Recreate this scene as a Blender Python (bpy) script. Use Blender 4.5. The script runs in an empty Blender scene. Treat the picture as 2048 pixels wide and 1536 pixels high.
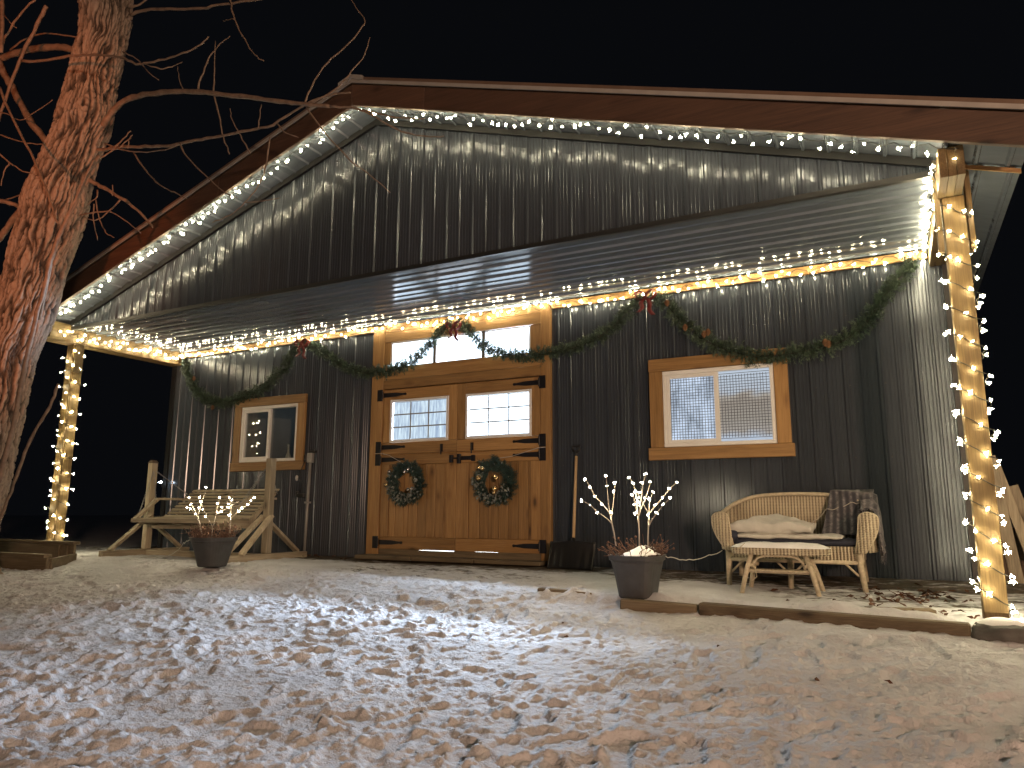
import bpy, bmesh, math, random
import numpy as np
from mathutils import Vector, Matrix, Euler, noise as mnoise
random.seed(7); RNG = np.random.default_rng(7)
scene = bpy.context.scene
COL = scene.collection

# ------------------------------------------------------------------ camera
cam_d = bpy.data.cameras.new('camera'); cam = bpy.data.objects.new('camera', cam_d); COL.objects.link(cam)
CAM = (4.80567, -7.72713, 0.49398); YAW, PITCH, ROLL = 0.480653, 0.173143, 0.003828
_f = Vector((-math.sin(YAW)*math.cos(PITCH), math.cos(YAW)*math.cos(PITCH), math.sin(PITCH)))
_r = Vector((math.cos(YAW), math.sin(YAW), 0)); _u = _r.cross(_f)
_r2 = _r*math.cos(ROLL)+_u*math.sin(ROLL); _u2 = -_r*math.sin(ROLL)+_u*math.cos(ROLL)
cam.matrix_world = Matrix(((_r2.x, _u2.x, -_f.x, CAM[0]), (_r2.y, _u2.y, -_f.y, CAM[1]), (_r2.z, _u2.z, -_f.z, CAM[2]), (0, 0, 0, 1)))
cam_d.sensor_width = 36; cam_d.lens = 1465.27/2048*36; cam_d.clip_end = 500; cam_d.clip_start = 0.05
scene.camera = cam

# ------------------------------------------------------------------ world, lamps, exposure
world = bpy.data.worlds.new('World'); scene.world = world; world.use_nodes = True
bg = world.node_tree.nodes['Background']
bg.inputs[0].default_value = (0.55, 0.62, 0.8, 1); bg.inputs[1].default_value = 0.0045
scene.view_settings.view_transform = 'Standard'; scene.view_settings.look = 'None'
scene.view_settings.exposure = 0; scene.view_settings.gamma = 1; scene.view_settings.use_curve_mapping = False
scene.render.engine = 'CYCLES'
scene.cycles.max_bounces = 6; scene.cycles.diffuse_bounces = 3; scene.cycles.glossy_bounces = 3
scene.cycles.transparent_max_bounces = 8; scene.cycles.sample_clamp_indirect = 4
scene.cycles.caustics_reflective = False; scene.cycles.caustics_refractive = False

def lamp(name, loc, power, color, radius, target=None, spot=None):
    d = bpy.data.lights.new(name, 'SPOT' if spot else 'POINT'); o = bpy.data.objects.new(name, d)
    o.location = loc; d.energy = power; d.color = color; d.shadow_soft_size = radius
    if spot: d.spot_size = math.radians(spot); d.spot_blend = 0.4
    if target: o.rotation_euler = (Vector(target)-Vector(loc)).to_track_quat('-Z', 'Y').to_euler()
    COL.objects.link(o); return o
# the ceiling lamp inside the barn that shines out through the door glass and the transom
_d = bpy.data.lights.new('barn_ceiling_lamp', 'AREA'); _d.shape = 'RECTANGLE'; _d.size = 2.3; _d.size_y = 0.12; _d.energy = 2100; _d.color = (0.66, 0.80, 1.0)
_o = bpy.data.objects.new('barn_ceiling_lamp', _d); _o.location = (0.15, 1.75, 2.60); _o.rotation_euler = (math.radians(-48), 0, 0); COL.objects.link(_o)
_d = bpy.data.lights.new('barn_entry_lamp', 'AREA'); _d.shape = 'RECTANGLE'; _d.size = 1.8; _d.size_y = 0.12; _d.energy = 420; _d.color = (0.66, 0.80, 1.0)
lamp('stall_fill_light', (-3.0, 1.0, 2.15), 1.6, (0.8, 0.9, 1.0), 0.05)  # added fill behind the small window for barn light leaking in; no fixture
_o = bpy.data.objects.new('barn_entry_lamp', _d); _o.location = (0.05, 0.95, 2.55); _o.rotation_euler = (math.radians(-40), 0, 0); COL.objects.link(_o)
# the sodium yard lamp on the house behind the photographer
lamp('house_yard_lamp', (9.4, -11.5, 1.9), 2700, (1.0, 0.62, 0.40), 0.22)
# a low orange spot behind the camera, outside the frame, aimed at the tree
lamp('garden_lamp', (2.6, -11.2, 1.0), 2500, (1.0, 0.27, 0.09), 0.06, (-5.5, -3.2, 4.4), 33)

# ------------------------------------------------------------------ helpers
class M:
    def __init__(s): s.v = []; s.f = []
    def add(s, vs, fs):
        n = len(s.v); s.v += [tuple(map(float, p)) for p in vs]; s.f += [tuple(i+n for i in f) for f in fs]; return s
    def box(s, x0, x1, y0, y1, z0, z1):
        return s.add([(x0,y0,z0),(x1,y0,z0),(x1,y1,z0),(x0,y1,z0),(x0,y0,z1),(x1,y0,z1),(x1,y1,z1),(x0,y1,z1)],
                     [(0,3,2,1),(4,5,6,7),(0,1,5,4),(1,2,6,5),(2,3,7,6),(3,0,4,7)])
    def bar(s, p0, p1, w, h, up=(0,0,1)):
        p0 = Vector(p0); p1 = Vector(p1); d = (p1-p0).normalized(); up = Vector(up)
        a = d.cross(up)
        if a.length < 1e-4: a = d.cross(Vector((0,1,0)))
        a.normalize(); b = a.cross(d).normalized(); vs = []
        for p in (p0, p1):
            for sa, sb in ((-1,-1),(1,-1),(1,1),(-1,1)): vs.append(p+a*(sa*w/2)+b*(sb*h/2))
        return s.add(vs, [(0,1,2,3),(7,6,5,4),(0,4,5,1),(1,5,6,2),(2,6,7,3),(3,7,4,0)])
    def tube(s, pts, r, n=8, cap=True):
        pts = [Vector(p) for p in pts]; k = len(pts)
        rs = [r]*k if isinstance(r, (int, float)) else list(r)
        vs = []; fs = []; a = None
        for i, p in enumerate(pts):
            d = (pts[min(i+1, k-1)]-pts[max(i-1, 0)])
            if d.length < 1e-7: d = Vector((0,0,1))
            d.normalize()
            if a is None:
                a = d.cross(Vector((0.13,0.2,1)));
                if a.length < 1e-3: a = d.cross(Vector((1,0,0)))
            a = (a-d*a.dot(d)).normalized(); b = d.cross(a)
            for j in range(n):
                t = 2*math.pi*j/n; vs.append(p+(a*math.cos(t)+b*math.sin(t))*rs[i])
        for i in range(k-1):
            for j in range(n):
                q = (j+1) % n; fs.append((i*n+j, i*n+q, (i+1)*n+q, (i+1)*n+j))
        if cap: fs.append(tuple(range(n-1, -1, -1))); fs.append(tuple(range((k-1)*n, k*n)))
        return s.add(vs, fs)
    def lathe(s, c, prof, n=24, cap0=True, cap1=False):
        vs = []; fs = []; k = len(prof)
        for r, z in prof:
            for j in range(n):
                t = 2*math.pi*j/n; vs.append((c[0]+r*math.cos(t), c[1]+r*math.sin(t), c[2]+z))
        for i in range(k-1):
            for j in range(n):
                q = (j+1) % n; fs.append((i*n+j, i*n+q, (i+1)*n+q, (i+1)*n+j))
        if cap0: fs.append(tuple(range(n-1, -1, -1)))
        if cap1: fs.append(tuple(range((k-1)*n, k*n)))
        return s.add(vs, fs)
    def prism(s, poly, axis, a, b):
        # poly: 2d points in the plane normal to axis, extruded from a to b
        def mk(p, t): return {'x': (t, p[0], p[1]), 'y': (p[0], t, p[1]), 'z': (p[0], p[1], t)}[axis]
        n = len(poly); vs = [mk(p, a) for p in poly]+[mk(p, b) for p in poly]
        fs = [tuple(range(n)), tuple(range(2*n-1, n-1, -1))]+[(i, i+n, (i+1) % n+n, (i+1) % n) for i in range(n)]
        return s.add(vs, fs)
    def grid(s, pts):
        # pts: rows of points
        nr = len(pts); nc = len(pts[0]); vs = [p for r in pts for p in r]
        return s.add(vs, [(i*nc+j, i*nc+j+1, (i+1)*nc+j+1, (i+1)*nc+j) for i in range(nr-1) for j in range(nc-1)])
    def ball(s, c, r, n=10, m=7, sx=1, sy=1, sz=1):
        vs = []; fs = []
        for i in range(m+1):
            a = math.pi*i/m
            for j in range(n):
                t = 2*math.pi*j/n; vs.append((c[0]+r*sx*math.sin(a)*math.cos(t), c[1]+r*sy*math.sin(a)*math.sin(t), c[2]+r*sz*math.cos(a)))
        for i in range(m):
            for j in range(n):
                q = (j+1) % n; fs.append((i*n+j, (i+1)*n+j, (i+1)*n+q, i*n+q))
        return s.add(vs, fs)

OFF = {}
def thing(name, loc, label, cat, group=None):
    o = bpy.data.objects.new(name, None); o.empty_display_size = 0.1; COL.objects.link(o); o.location = loc
    o['label'] = label; o['category'] = cat
    if group: o['group'] = group
    OFF[o.name] = Vector(loc); return o
def part(name, m, mat, parent=None, smooth=False, bevel=0, kind=None, label=None, recalc=True, solid=0):
    me = bpy.data.meshes.new(name); L = OFF.get(parent.name, Vector((0,0,0))) if parent else Vector((0,0,0))
    me.from_pydata([(p[0]-L.x, p[1]-L.y, p[2]-L.z) for p in m.v], [], m.f)
    if recalc or bevel:
        bm = bmesh.new(); bm.from_mesh(me)
        if smooth: bmesh.ops.remove_doubles(bm, verts=bm.verts, dist=1e-6)
        if recalc: bmesh.ops.recalc_face_normals(bm, faces=bm.faces)
        if bevel: bmesh.ops.bevel(bm, geom=[e for e in bm.edges if len(e.link_faces) == 2 and e.calc_face_angle(0) > 0.6], offset=bevel, segments=1, affect='EDGES', clamp_overlap=True)
        bm.to_mesh(me); bm.free()
    if smooth: me.polygons.foreach_set('use_smooth', [True]*len(me.polygons))
    me.materials.append(mat); o = bpy.data.objects.new(name, me); COL.objects.link(o)
    if parent: o.parent = parent
    OFF[o.name] = L
    if kind: o['kind'] = kind
    if label: o['label'] = label
    if solid:
        md = o.modifiers.new('thick', 'SOLIDIFY'); md.thickness = solid; md.offset = 0
    return o
def single(name, m, mat, label, cat, group=None, loc=None, **k):
    # a thing that is one mesh, its origin at loc
    o = part(name, m, mat, None, **k); o['label'] = label; o['category'] = cat
    if group: o['group'] = group
    return o

def sm(a, b, x):
    t = np.clip((x-a)/(b-a), 0, 1); return t*t*(3-2*t)
_LAT = RNG.random((256, 256))
def vn(x, y, seed=0):
    x = np.asarray(x, float)+seed*17.31; y = np.asarray(y, float)+seed*9.77
    xi = np.floor(x).astype(int); yi = np.floor(y).astype(int); fx = x-xi; fy = y-yi
    fx = fx*fx*(3-2*fx); fy = fy*fy*(3-2*fy)
    g = lambda a, b: _LAT[a & 255, b & 255]
    return (g(xi, yi)*(1-fx)+g(xi+1, yi)*fx)*(1-fy)+(g(xi, yi+1)*(1-fx)+g(xi+1, yi+1)*fx)*fy

# ------------------------------------------------------------------ materials
def newmat(name):
    m = bpy.data.materials.new(name); m.use_nodes = True; nt = m.node_tree; nt.nodes.clear()
    out = nt.nodes.new('ShaderNodeOutputMaterial'); return m, nt, out
def N(nt, t, **k):
    n = nt.nodes.new(t)
    for a, b in k.items():
        if a.startswith('i_'): n.inputs[a[2:].replace('_', ' ')].default_value = b
        else: setattr(n, a, b)
    return n
def c4(c): return (c[0], c[1], c[2], 1)
def ramp(nt, fac, stops):
    r = nt.nodes.new('ShaderNodeValToRGB'); e = r.color_ramp.elements
    while len(e) < len(stops): e.new(0.5)
    for i, (p, c) in enumerate(stops): e[i].position = p; e[i].color = c4(c)
    nt.links.new(fac, r.inputs[0]); return r.outputs[0]
def noise_tex(nt, vec, scale, detail=3, rough=0.55, dist=0):
    n = nt.nodes.new('ShaderNodeTexNoise'); n.inputs['Scale'].default_value = scale; n.inputs['Detail'].default_value = detail
    n.inputs['Roughness'].default_value = rough; n.inputs['Distortion'].default_value = dist
    if vec is not None: nt.links.new(vec, n.inputs['Vector'])
    return n.outputs[0]
def mapping(nt, scale, src='Object', rnd=False):
    tc = nt.nodes.new('ShaderNodeTexCoord'); mp = nt.nodes.new('ShaderNodeMapping'); mp.inputs['Scale'].default_value = scale
    nt.links.new(tc.outputs[src], mp.inputs['Vector'])
    if rnd:
        oi = nt.nodes.new('ShaderNodeObjectInfo'); mu = nt.nodes.new('ShaderNodeMath'); mu.operation = 'MULTIPLY'; mu.inputs[1].default_value = 37
        nt.links.new(oi.outputs['Random'], mu.inputs[0]); cb = nt.nodes.new('ShaderNodeCombineXYZ')
        for i in range(3): nt.links.new(mu.outputs[0], cb.inputs[i])
        nt.links.new(cb.outputs[0], mp.inputs['Location'])
    return mp.outputs[0]
def bump(nt, h, strength, dist=0.01):
    b = nt.nodes.new('ShaderNodeBump'); b.inputs['Strength'].default_value = strength; b.inputs['Distance'].default_value = dist
    nt.links.new(h, b.inputs['Height']); return b.outputs[0]
def pbsdf(nt, out, **k):
    p = nt.nodes.new('ShaderNodeBsdfPrincipled')
    for a, b in k.items(): p.inputs[a.replace('_', ' ')].default_value = b
    nt.links.new(p.outputs[0], out.inputs[0]); return p
_MC = {}
def plain(name, col, rough=0.6, metal=0, var=0.25, scale=9, bstr=0.15, bscale=60, spec=0.5):
    if name in _MC: return _MC[name]
    m, nt, out = newmat(name); p = pbsdf(nt, out, Roughness=rough, Metallic=metal); p.inputs['Specular IOR Level'].default_value = spec
    v = mapping(nt, (1,1,1)); n = noise_tex(nt, v, scale, 4)
    c = ramp(nt, n, [(0.3, [x*(1-var) for x in col]), (0.7, [min(1, x*(1+var)) for x in col])])
    nt.links.new(c, p.inputs['Base Color'])
    if bstr: nt.links.new(bump(nt, noise_tex(nt, v, bscale, 3), bstr, 0.005), p.inputs['Normal'])
    _MC[name] = m; return m
def wood(kind, axis):
    key = kind+axis
    if key in _MC: return _MC[key]
    P = {'cedar': ((0.20,0.107,0.035), (0.41,0.240,0.092), 0.5), 'fascia': ((0.045,0.026,0.018), (0.105,0.058,0.037), 0.65),
         'pine': ((0.075,0.048,0.016), (0.185,0.125,0.048), 0.6), 'weathered': ((0.20,0.17,0.12), (0.47,0.41,0.30), 0.75),
         'old': ((0.09,0.072,0.046), (0.21,0.165,0.105), 0.8), 'dark': ((0.06,0.042,0.028), (0.13,0.09,0.06), 0.75),
         'handle': ((0.34,0.23,0.12), (0.5,0.36,0.2), 0.5)}[kind]
    m, nt, out = newmat('wood_'+key); p = pbsdf(nt, out, Roughness=P[2])
    lo, hi = 0.7, 11.0
    sc = {'x': (lo,hi,hi), 'y': (hi,lo,hi), 'z': (hi,hi,lo)}[axis]
    v = mapping(nt, sc, rnd=True)
    n1 = noise_tex(nt, v, 1.6, 5, 0.6, 0.8)
    sc2 = tuple(x*(4.5 if x > 5 else 2) for x in sc); v2 = mapping(nt, sc2, rnd=True); n2 = noise_tex(nt, v2, 2.5, 4, 0.65)
    mix = N(nt, 'ShaderNodeMath', operation='MULTIPLY_ADD'); nt.links.new(n2, mix.inputs[0]); mix.inputs[1].default_value = 0.5
    m2 = N(nt, 'ShaderNodeMath', operation='MULTIPLY'); nt.links.new(n1, m2.inputs[0]); m2.inputs[1].default_value = 0.5
    nt.links.new(m2.outputs[0], mix.inputs[2])
    mid = [0.5*(a+b) for a, b in zip(P[0], P[1])]
    c = ramp(nt, mix.outputs[0], [(0.33, P[0]), (0.5, mid), (0.64, P[1])])
    # knots
    kv = mapping(nt, {'x': (3,7,7), 'y': (7,3,7), 'z': (7,7,3)}[axis], rnd=True)
    vo = nt.nodes.new('ShaderNodeTexVoronoi'); vo.inputs['Scale'].default_value = 0.62; nt.links.new(kv, vo.inputs['Vector'])
    kr = ramp(nt, vo.outputs['Distance'], [(0.05, (0.12,0.1,0.09)), (0.13, (0.75,0.7,0.68)), (0.22, (1,1,1))])
    mul = N(nt, 'ShaderNodeMix', data_type='RGBA', blend_type='MULTIPLY'); mul.inputs[0].default_value = 0.85
    nt.links.new(c, mul.inputs[6]); nt.links.new(kr, mul.inputs[7])
    hs = N(nt, 'ShaderNodeHueSaturation'); oi = nt.nodes.new('ShaderNodeObjectInfo'); mr = N(nt, 'ShaderNodeMapRange'); mr.inputs[3].default_value = 0.78; mr.inputs[4].default_value = 1.18
    nt.links.new(oi.outputs['Random'], mr.inputs[0]); nt.links.new(mr.outputs[0], hs.inputs['Value']); nt.links.new(mul.outputs[2], hs.inputs['Color'])
    nt.links.new(hs.outputs[0], p.inputs['Base Color'])
    nt.links.new(bump(nt, mix.outputs[0], 0.25, 0.004), p.inputs['Normal'])
    _MC[key] = m; return m
def siding_mat(name, col, rough, metal, axis):
    m, nt, out = newmat(name); p = pbsdf(nt, out, Roughness=rough, Metallic=metal)
    v = mapping(nt, {'z': (5,5,0.7), 'x': (0.7,5,5)}[axis]); n = noise_tex(nt, v, 3, 4)
    c = ramp(nt, n, [(0.3, [x*0.92 for x in col]), (0.7, [x*1.08 for x in col])])
    hs = N(nt, 'ShaderNodeHueSaturation'); oi = nt.nodes.new('ShaderNodeObjectInfo'); m2 = N(nt, 'ShaderNodeMapRange'); m2.inputs[3].default_value = 0.86; m2.inputs[4].default_value = 1.12
    nt.links.new(oi.outputs['Random'], m2.inputs[0]); nt.links.new(m2.outputs[0], hs.inputs['Value']); nt.links.new(c, hs.inputs['Color']); nt.links.new(hs.outputs[0], p.inputs['Base Color'])
    mr = N(nt, 'ShaderNodeMapRange'); mr.inputs[3].default_value = rough-0.02; mr.inputs[4].default_value = rough+0.03; nt.links.new(n, mr.inputs[0]); nt.links.new(mr.outputs[0], p.inputs['Roughness'])
    v2 = mapping(nt, {'z': (9,9,2.2), 'x': (2.2,9,9)}[axis]); nt.links.new(bump(nt, noise_tex(nt, v2, 1.2, 1), 0.035, 0.01), p.inputs['Normal'])
    return m
def emit(name, col, s):
    m, nt, out = newmat(name); e = N(nt, 'ShaderNodeEmission'); e.inputs[0].default_value = c4(col); e.inputs[1].default_value = s
    nt.links.new(e.outputs[0], out.inputs[0]); return m
def lit_glass(name, col, s, transp, c2=None, streak=(6,6,1.2), scale=2.5, lo=0.35, hi=0.65):
    # frosted pane of a lit room: glows, and lets part of the lamp's light straight through
    m, nt, out = newmat(name); e = N(nt, 'ShaderNodeEmission'); e.inputs[1].default_value = s
    if c2 is None: e.inputs[0].default_value = c4(col)
    else:
        v = mapping(nt, streak); n = noise_tex(nt, v, scale, 5, 0.65, 0.5)
        nt.links.new(ramp(nt, n, [(lo, c2), (hi, col)]), e.inputs[0])
    t = N(nt, 'ShaderNodeBsdfTransparent'); t.inputs[0].default_value = (transp,)*3+(1,)
    g = N(nt, 'ShaderNodeBsdfGlossy'); g.inputs['Roughness'].default_value = 0.05; g.inputs[0].default_value = (0.05,0.05,0.05,1)
    a = N(nt, 'ShaderNodeAddShader'); b = N(nt, 'ShaderNodeAddShader')
    nt.links.new(e.outputs[0], a.inputs[0]); nt.links.new(t.outputs[0], a.inputs[1]); nt.links.new(a.outputs[0], b.inputs[0]); nt.links.new(g.outputs[0], b.inputs[1])
    nt.links.new(b.outputs[0], out.inputs[0]); return m
def glass_mat():
    m, nt, out = newmat('window_glass'); g = N(nt, 'ShaderNodeBsdfGlossy'); g.inputs['Roughness'].default_value = 0.015; t = N(nt, 'ShaderNodeBsdfTransparent')
    t.inputs[0].default_value = (0.85,0.88,0.87,1); mx = N(nt, 'ShaderNodeMixShader'); lw = N(nt, 'ShaderNodeLayerWeight'); pw = N(nt, 'ShaderNodeMath', operation='POWER'); pw.inputs[1].default_value = 3.5; nt.links.new(lw.outputs['Facing'], pw.inputs[0])
    ma = N(nt, 'ShaderNodeMath', operation='MULTIPLY_ADD'); ma.inputs[1].default_value = 0.8; ma.inputs[2].default_value = 0.05; nt.links.new(pw.outputs[0], ma.inputs[0]); nt.links.new(ma.outputs[0], mx.inputs[0]); nt.links.new(t.outputs[0], mx.inputs[1]); nt.links.new(g.outputs[0], mx.inputs[2]); nt.links.new(mx.outputs[0], out.inputs[0]); return m

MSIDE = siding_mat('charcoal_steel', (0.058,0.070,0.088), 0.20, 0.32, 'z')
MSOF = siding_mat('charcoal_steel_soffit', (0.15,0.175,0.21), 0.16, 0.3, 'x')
MTRIM = plain('black_trim', (0.008,0.008,0.009), 0.5, 0, 0.1, 8, 0)
MGREY = plain('grey_metal_trim', (0.38,0.37,0.35), 0.4, 0.3, 0.1, 8, 0)
MROOF = plain('roof_steel', (0.17,0.12,0.09), 0.4, 0.3, 0.15, 5, 0)
MVINYL = plain('white_vinyl', (0.74,0.74,0.72), 0.4, 0, 0.05, 6, 0)
MIRON = plain('black_iron', (0.012,0.012,0.016), 0.45, 0.3, 0.2, 20, 0.2)
MPIPE = plain('grey_conduit', (0.32,0.32,0.31), 0.45, 0.2, 0.1, 10, 0)
MBLACK = plain('black_plastic', (0.012,0.012,0.013), 0.4, 0, 0.1, 10, 0)
MWHITE = plain('white_plastic', (0.62,0.62,0.6), 0.45, 0, 0.1, 10, 0)
MINT = plain('grey_wall_board', (0.085,0.087,0.09), 0.8, 0, 0.04, 3, 0)
MDARKINT = plain('dark_stall_board', (0.30,0.31,0.31), 0.8, 0, 0.1, 3, 0)
MPOT = plain('grey_resin', (0.060,0.063,0.066), 0.55, 0, 0.12, 12, 0.1, 120)
MTWIG = plain('white_twig', (0.36,0.33,0.29), 0.6, 0, 0.1, 30, 0)
MDRY = plain('dry_stems', (0.10,0.052,0.034), 0.8, 0, 0.4, 40, 0)
MSTONE = plain('field_stone', (0.10,0.097,0.09), 0.85, 0, 0.35, 6, 0.8, 25)
MLEAF = plain('brown_leaf', (0.085,0.038,0.018), 0.8, 0, 0.5, 25, 0.2)
MWICK = plain('wicker', (0.46,0.40,0.29), 0.6, 0, 0.22, 30, 0.3, 90)
MNAVY = plain('navy_cloth', (0.022,0.026,0.045), 0.9, 0, 0.2, 20, 0.4, 200)
MPALE = plain('pale_cloth', (0.50,0.49,0.46), 0.9, 0, 0.12, 12, 0.4, 160)
MGARL = plain('garland_needles', (0.055,0.088,0.058), 0.55, 0, 0.5, 14, 0)
MWRE = plain('wreath_needles', (0.035,0.07,0.062), 0.55, 0, 0.5, 14, 0)
MFROST = plain('frosted_leaf', (0.16,0.18,0.16), 0.6, 0, 0.6, 30, 0)
MBOW = plain('red_ribbon', (0.13,0.012,0.010), 0.55, 0, 0.3, 25, 0.2)
MCONE = plain('pine_cone', (0.17,0.085,0.04), 0.7, 0, 0.4, 40, 0)
MGOLD = plain('gold_bauble', (0.85,0.62,0.30), 0.18, 0.9, 0.05, 5, 0)
MSILV = plain('silver_bauble', (0.8,0.74,0.68), 0.15, 0.95, 0.05, 5, 0)
MWIRE = plain('dark_cord', (0.018,0.02,0.016), 0.6, 0, 0.1, 10, 0)
MWIREW = plain('white_cord', (0.5,0.5,0.47), 0.6, 0, 0.1, 10, 0)
MCHAIN = plain('steel_chain', (0.35,0.35,0.36), 0.4, 0.8, 0.1, 10, 0)
MMESH = plain('hardware_cloth', (0.06,0.06,0.065), 0.5, 0.4, 0.1, 10, 0)
MBULB = emit('warm_bulb', (1.0, 0.85, 0.53), 430)
MLED = emit('warm_led', (1.0, 0.80, 0.50), 420)
MCOLD = emit('cold_led', (0.75, 0.88, 1.0), 120)
MPANEW = lit_glass('lit_pane', (0.70,0.86,1.0), 1.9, 0.8)
MPANEF = lit_glass('frosted_lit_pane', (0.74,0.90,1.0), 0.95, 0.05, (0.34,0.45,0.62), (14,14,1.6), 2.2, 0.36, 0.62)
MPANER = lit_glass('frosted_barn_window', (0.62,0.73,0.90), 1.1, 0.0, (0.26,0.31,0.38), (4.5,3.0,2.2), 1.6, 0.34, 0.62)
MPANEB = lit_glass('barn_window_painted_room', (0.58,0.65,0.74), 1.0, 0.0, (0.36,0.31,0.25), (0.7,1.0,5.0), 1.0, 0.42, 0.56)  # room light and brown shapes painted into the glowing pane
MGLASS = glass_mat()
def room_view_pane():  # room light and the brown shape behind are painted into the pane's emission
    m, nt, out = newmat('pane_with_painted_room'); e = N(nt, 'ShaderNodeEmission'); e.inputs[1].default_value = 0.95
    tc = nt.nodes.new('ShaderNodeTexCoord'); sx = nt.nodes.new('ShaderNodeSeparateXYZ'); nt.links.new(tc.outputs['Object'], sx.inputs[0])
    n = noise_tex(nt, mapping(nt, (2.2,1,4)), 2.0, 4); ma = N(nt, 'ShaderNodeMath', operation='MULTIPLY_ADD'); ma.inputs[1].default_value = 0.22; nt.links.new(n, ma.inputs[0]); nt.links.new(sx.outputs[2], ma.inputs[2])
    mr = N(nt, 'ShaderNodeMapRange'); mr.inputs[1].default_value = 1.2+.11; mr.inputs[2].default_value = 2.0+.11; nt.links.new(ma.outputs[0], mr.inputs[0])
    nt.links.new(ramp(nt, mr.outputs[0], [(0.05, (0.50,0.58,0.70)), (0.16, (0.40,0.37,0.34)), (0.30, (0.34,0.31,0.27)), (0.55, (0.33,0.29,0.25)), (0.60, (0.42,0.38,0.33)), (0.68, (0.50,0.56,0.64)), (1.0, (0.54,0.63,0.74))]), e.inputs[0])
    g = N(nt, 'ShaderNodeBsdfGlossy'); g.inputs['Roughness'].default_value = 0.05; g.inputs[0].default_value = (0.04,0.04,0.04,1); a = N(nt, 'ShaderNodeAddShader')
    nt.links.new(e.outputs[0], a.inputs[0]); nt.links.new(g.outputs[0], a.inputs[1]); nt.links.new(a.outputs[0], out.inputs[0]); return m
MPANEB = room_view_pane()

def snow_mat():
    m, nt, out = newmat('snow'); p = pbsdf(nt, out, Roughness=0.65)
    tc = nt.nodes.new('ShaderNodeTexCoord'); v = tc.outputs['Object']
    at = N(nt, 'ShaderNodeAttribute', attribute_name='bare'); n = noise_tex(nt, mapping(nt, (1.6,4.5,1)), 3.2, 6, 0.68)
    ad = N(nt, 'ShaderNodeMath', operation='ADD'); nt.links.new(at.outputs['Fac'], ad.inputs[0]); nt.links.new(n, ad.inputs[1])
    msk = ramp(nt, ad.outputs[0], [(0.86, (0,0,0)), (1.0, (1,1,1))])
    n3 = noise_tex(nt, v, 9, 4); dirt = ramp(nt, n3, [(0.35, (0.028,0.021,0.014)), (0.65, (0.10,0.078,0.052))])
    n4 = noise_tex(nt, v, 2.2, 5); snow = ramp(nt, n4, [(0.3, (0.48,0.49,0.52)), (0.65, (0.64,0.66,0.70))])
    mx = N(nt, 'ShaderNodeMix', data_type='RGBA'); nt.links.new(msk, mx.inputs[0]); nt.links.new(snow, mx.inputs[6]); nt.links.new(dirt, mx.inputs[7])
    nt.links.new(mx.outputs[2], p.inputs['Base Color'])
    n5 = noise_tex(nt, v, 38, 5, 0.7); n6 = noise_tex(nt, v, 14, 4, 0.6)
    b1 = N(nt, 'ShaderNodeBump'); b1.inputs['Strength'].default_value = 0.8; b1.inputs['Distance'].default_value = 0.016; nt.links.new(n5, b1.inputs['Height'])
    b2 = N(nt, 'ShaderNodeBump'); b2.inputs['Strength'].default_value = 0.7; b2.inputs['Distance'].default_value = 0.03; nt.links.new(n6, b2.inputs['Height']); nt.links.new(b1.outputs[0], b2.inputs['Normal'])
    nt.links.new(b2.outputs[0], p.inputs['Normal']); return m
MSNOWG = snow_mat()
def weave_mat():
    m, nt, out = newmat('woven_wicker'); p = pbsdf(nt, out, Roughness=0.6)
    v = mapping(nt, (1,1,1)); w = N(nt, 'ShaderNodeTexWave', bands_direction='X'); w.inputs['Scale'].default_value = 11.5; w.inputs['Distortion'].default_value = 0.6; w.inputs['Detail Scale'].default_value = 6
    z = N(nt, 'ShaderNodeTexWave', bands_direction='Z'); z.inputs['Scale'].default_value = 22; z.inputs['Distortion'].default_value = 0.6
    nt.links.new(v, w.inputs['Vector']); nt.links.new(v, z.inputs['Vector'])
    mu = N(nt, 'ShaderNodeMath', operation='MULTIPLY_ADD'); mu.inputs[1].default_value = 0.35; nt.links.new(z.outputs[1], mu.inputs[0]); nt.links.new(w.outputs[1], mu.inputs[2])
    c = ramp(nt, mu.outputs[0], [(0.08, (0.13,0.10,0.065)), (0.42, (0.37,0.32,0.23)), (1.0, (0.52,0.46,0.34))])  # dark end paints the shaded gaps between the canes
    n = noise_tex(nt, v, 6, 4); mm = N(nt, 'ShaderNodeMix', data_type='RGBA', blend_type='MULTIPLY'); mm.inputs[0].default_value = 0.6
    nt.links.new(c, mm.inputs[6]); nt.links.new(ramp(nt, n, [(0.3, (0.6,0.58,0.55)), (0.7, (1,1,1))]), mm.inputs[7]); nt.links.new(mm.outputs[2], p.inputs['Base Color'])
    nt.links.new(bump(nt, mu.outputs[0], 0.8, 0.006), p.inputs['Normal']); return m
MWEAVE = weave_mat()
MSNOW = plain('snow_cap', (0.76,0.77,0.79), 0.65, 0, 0.05, 6, 0.5, 40)
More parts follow.
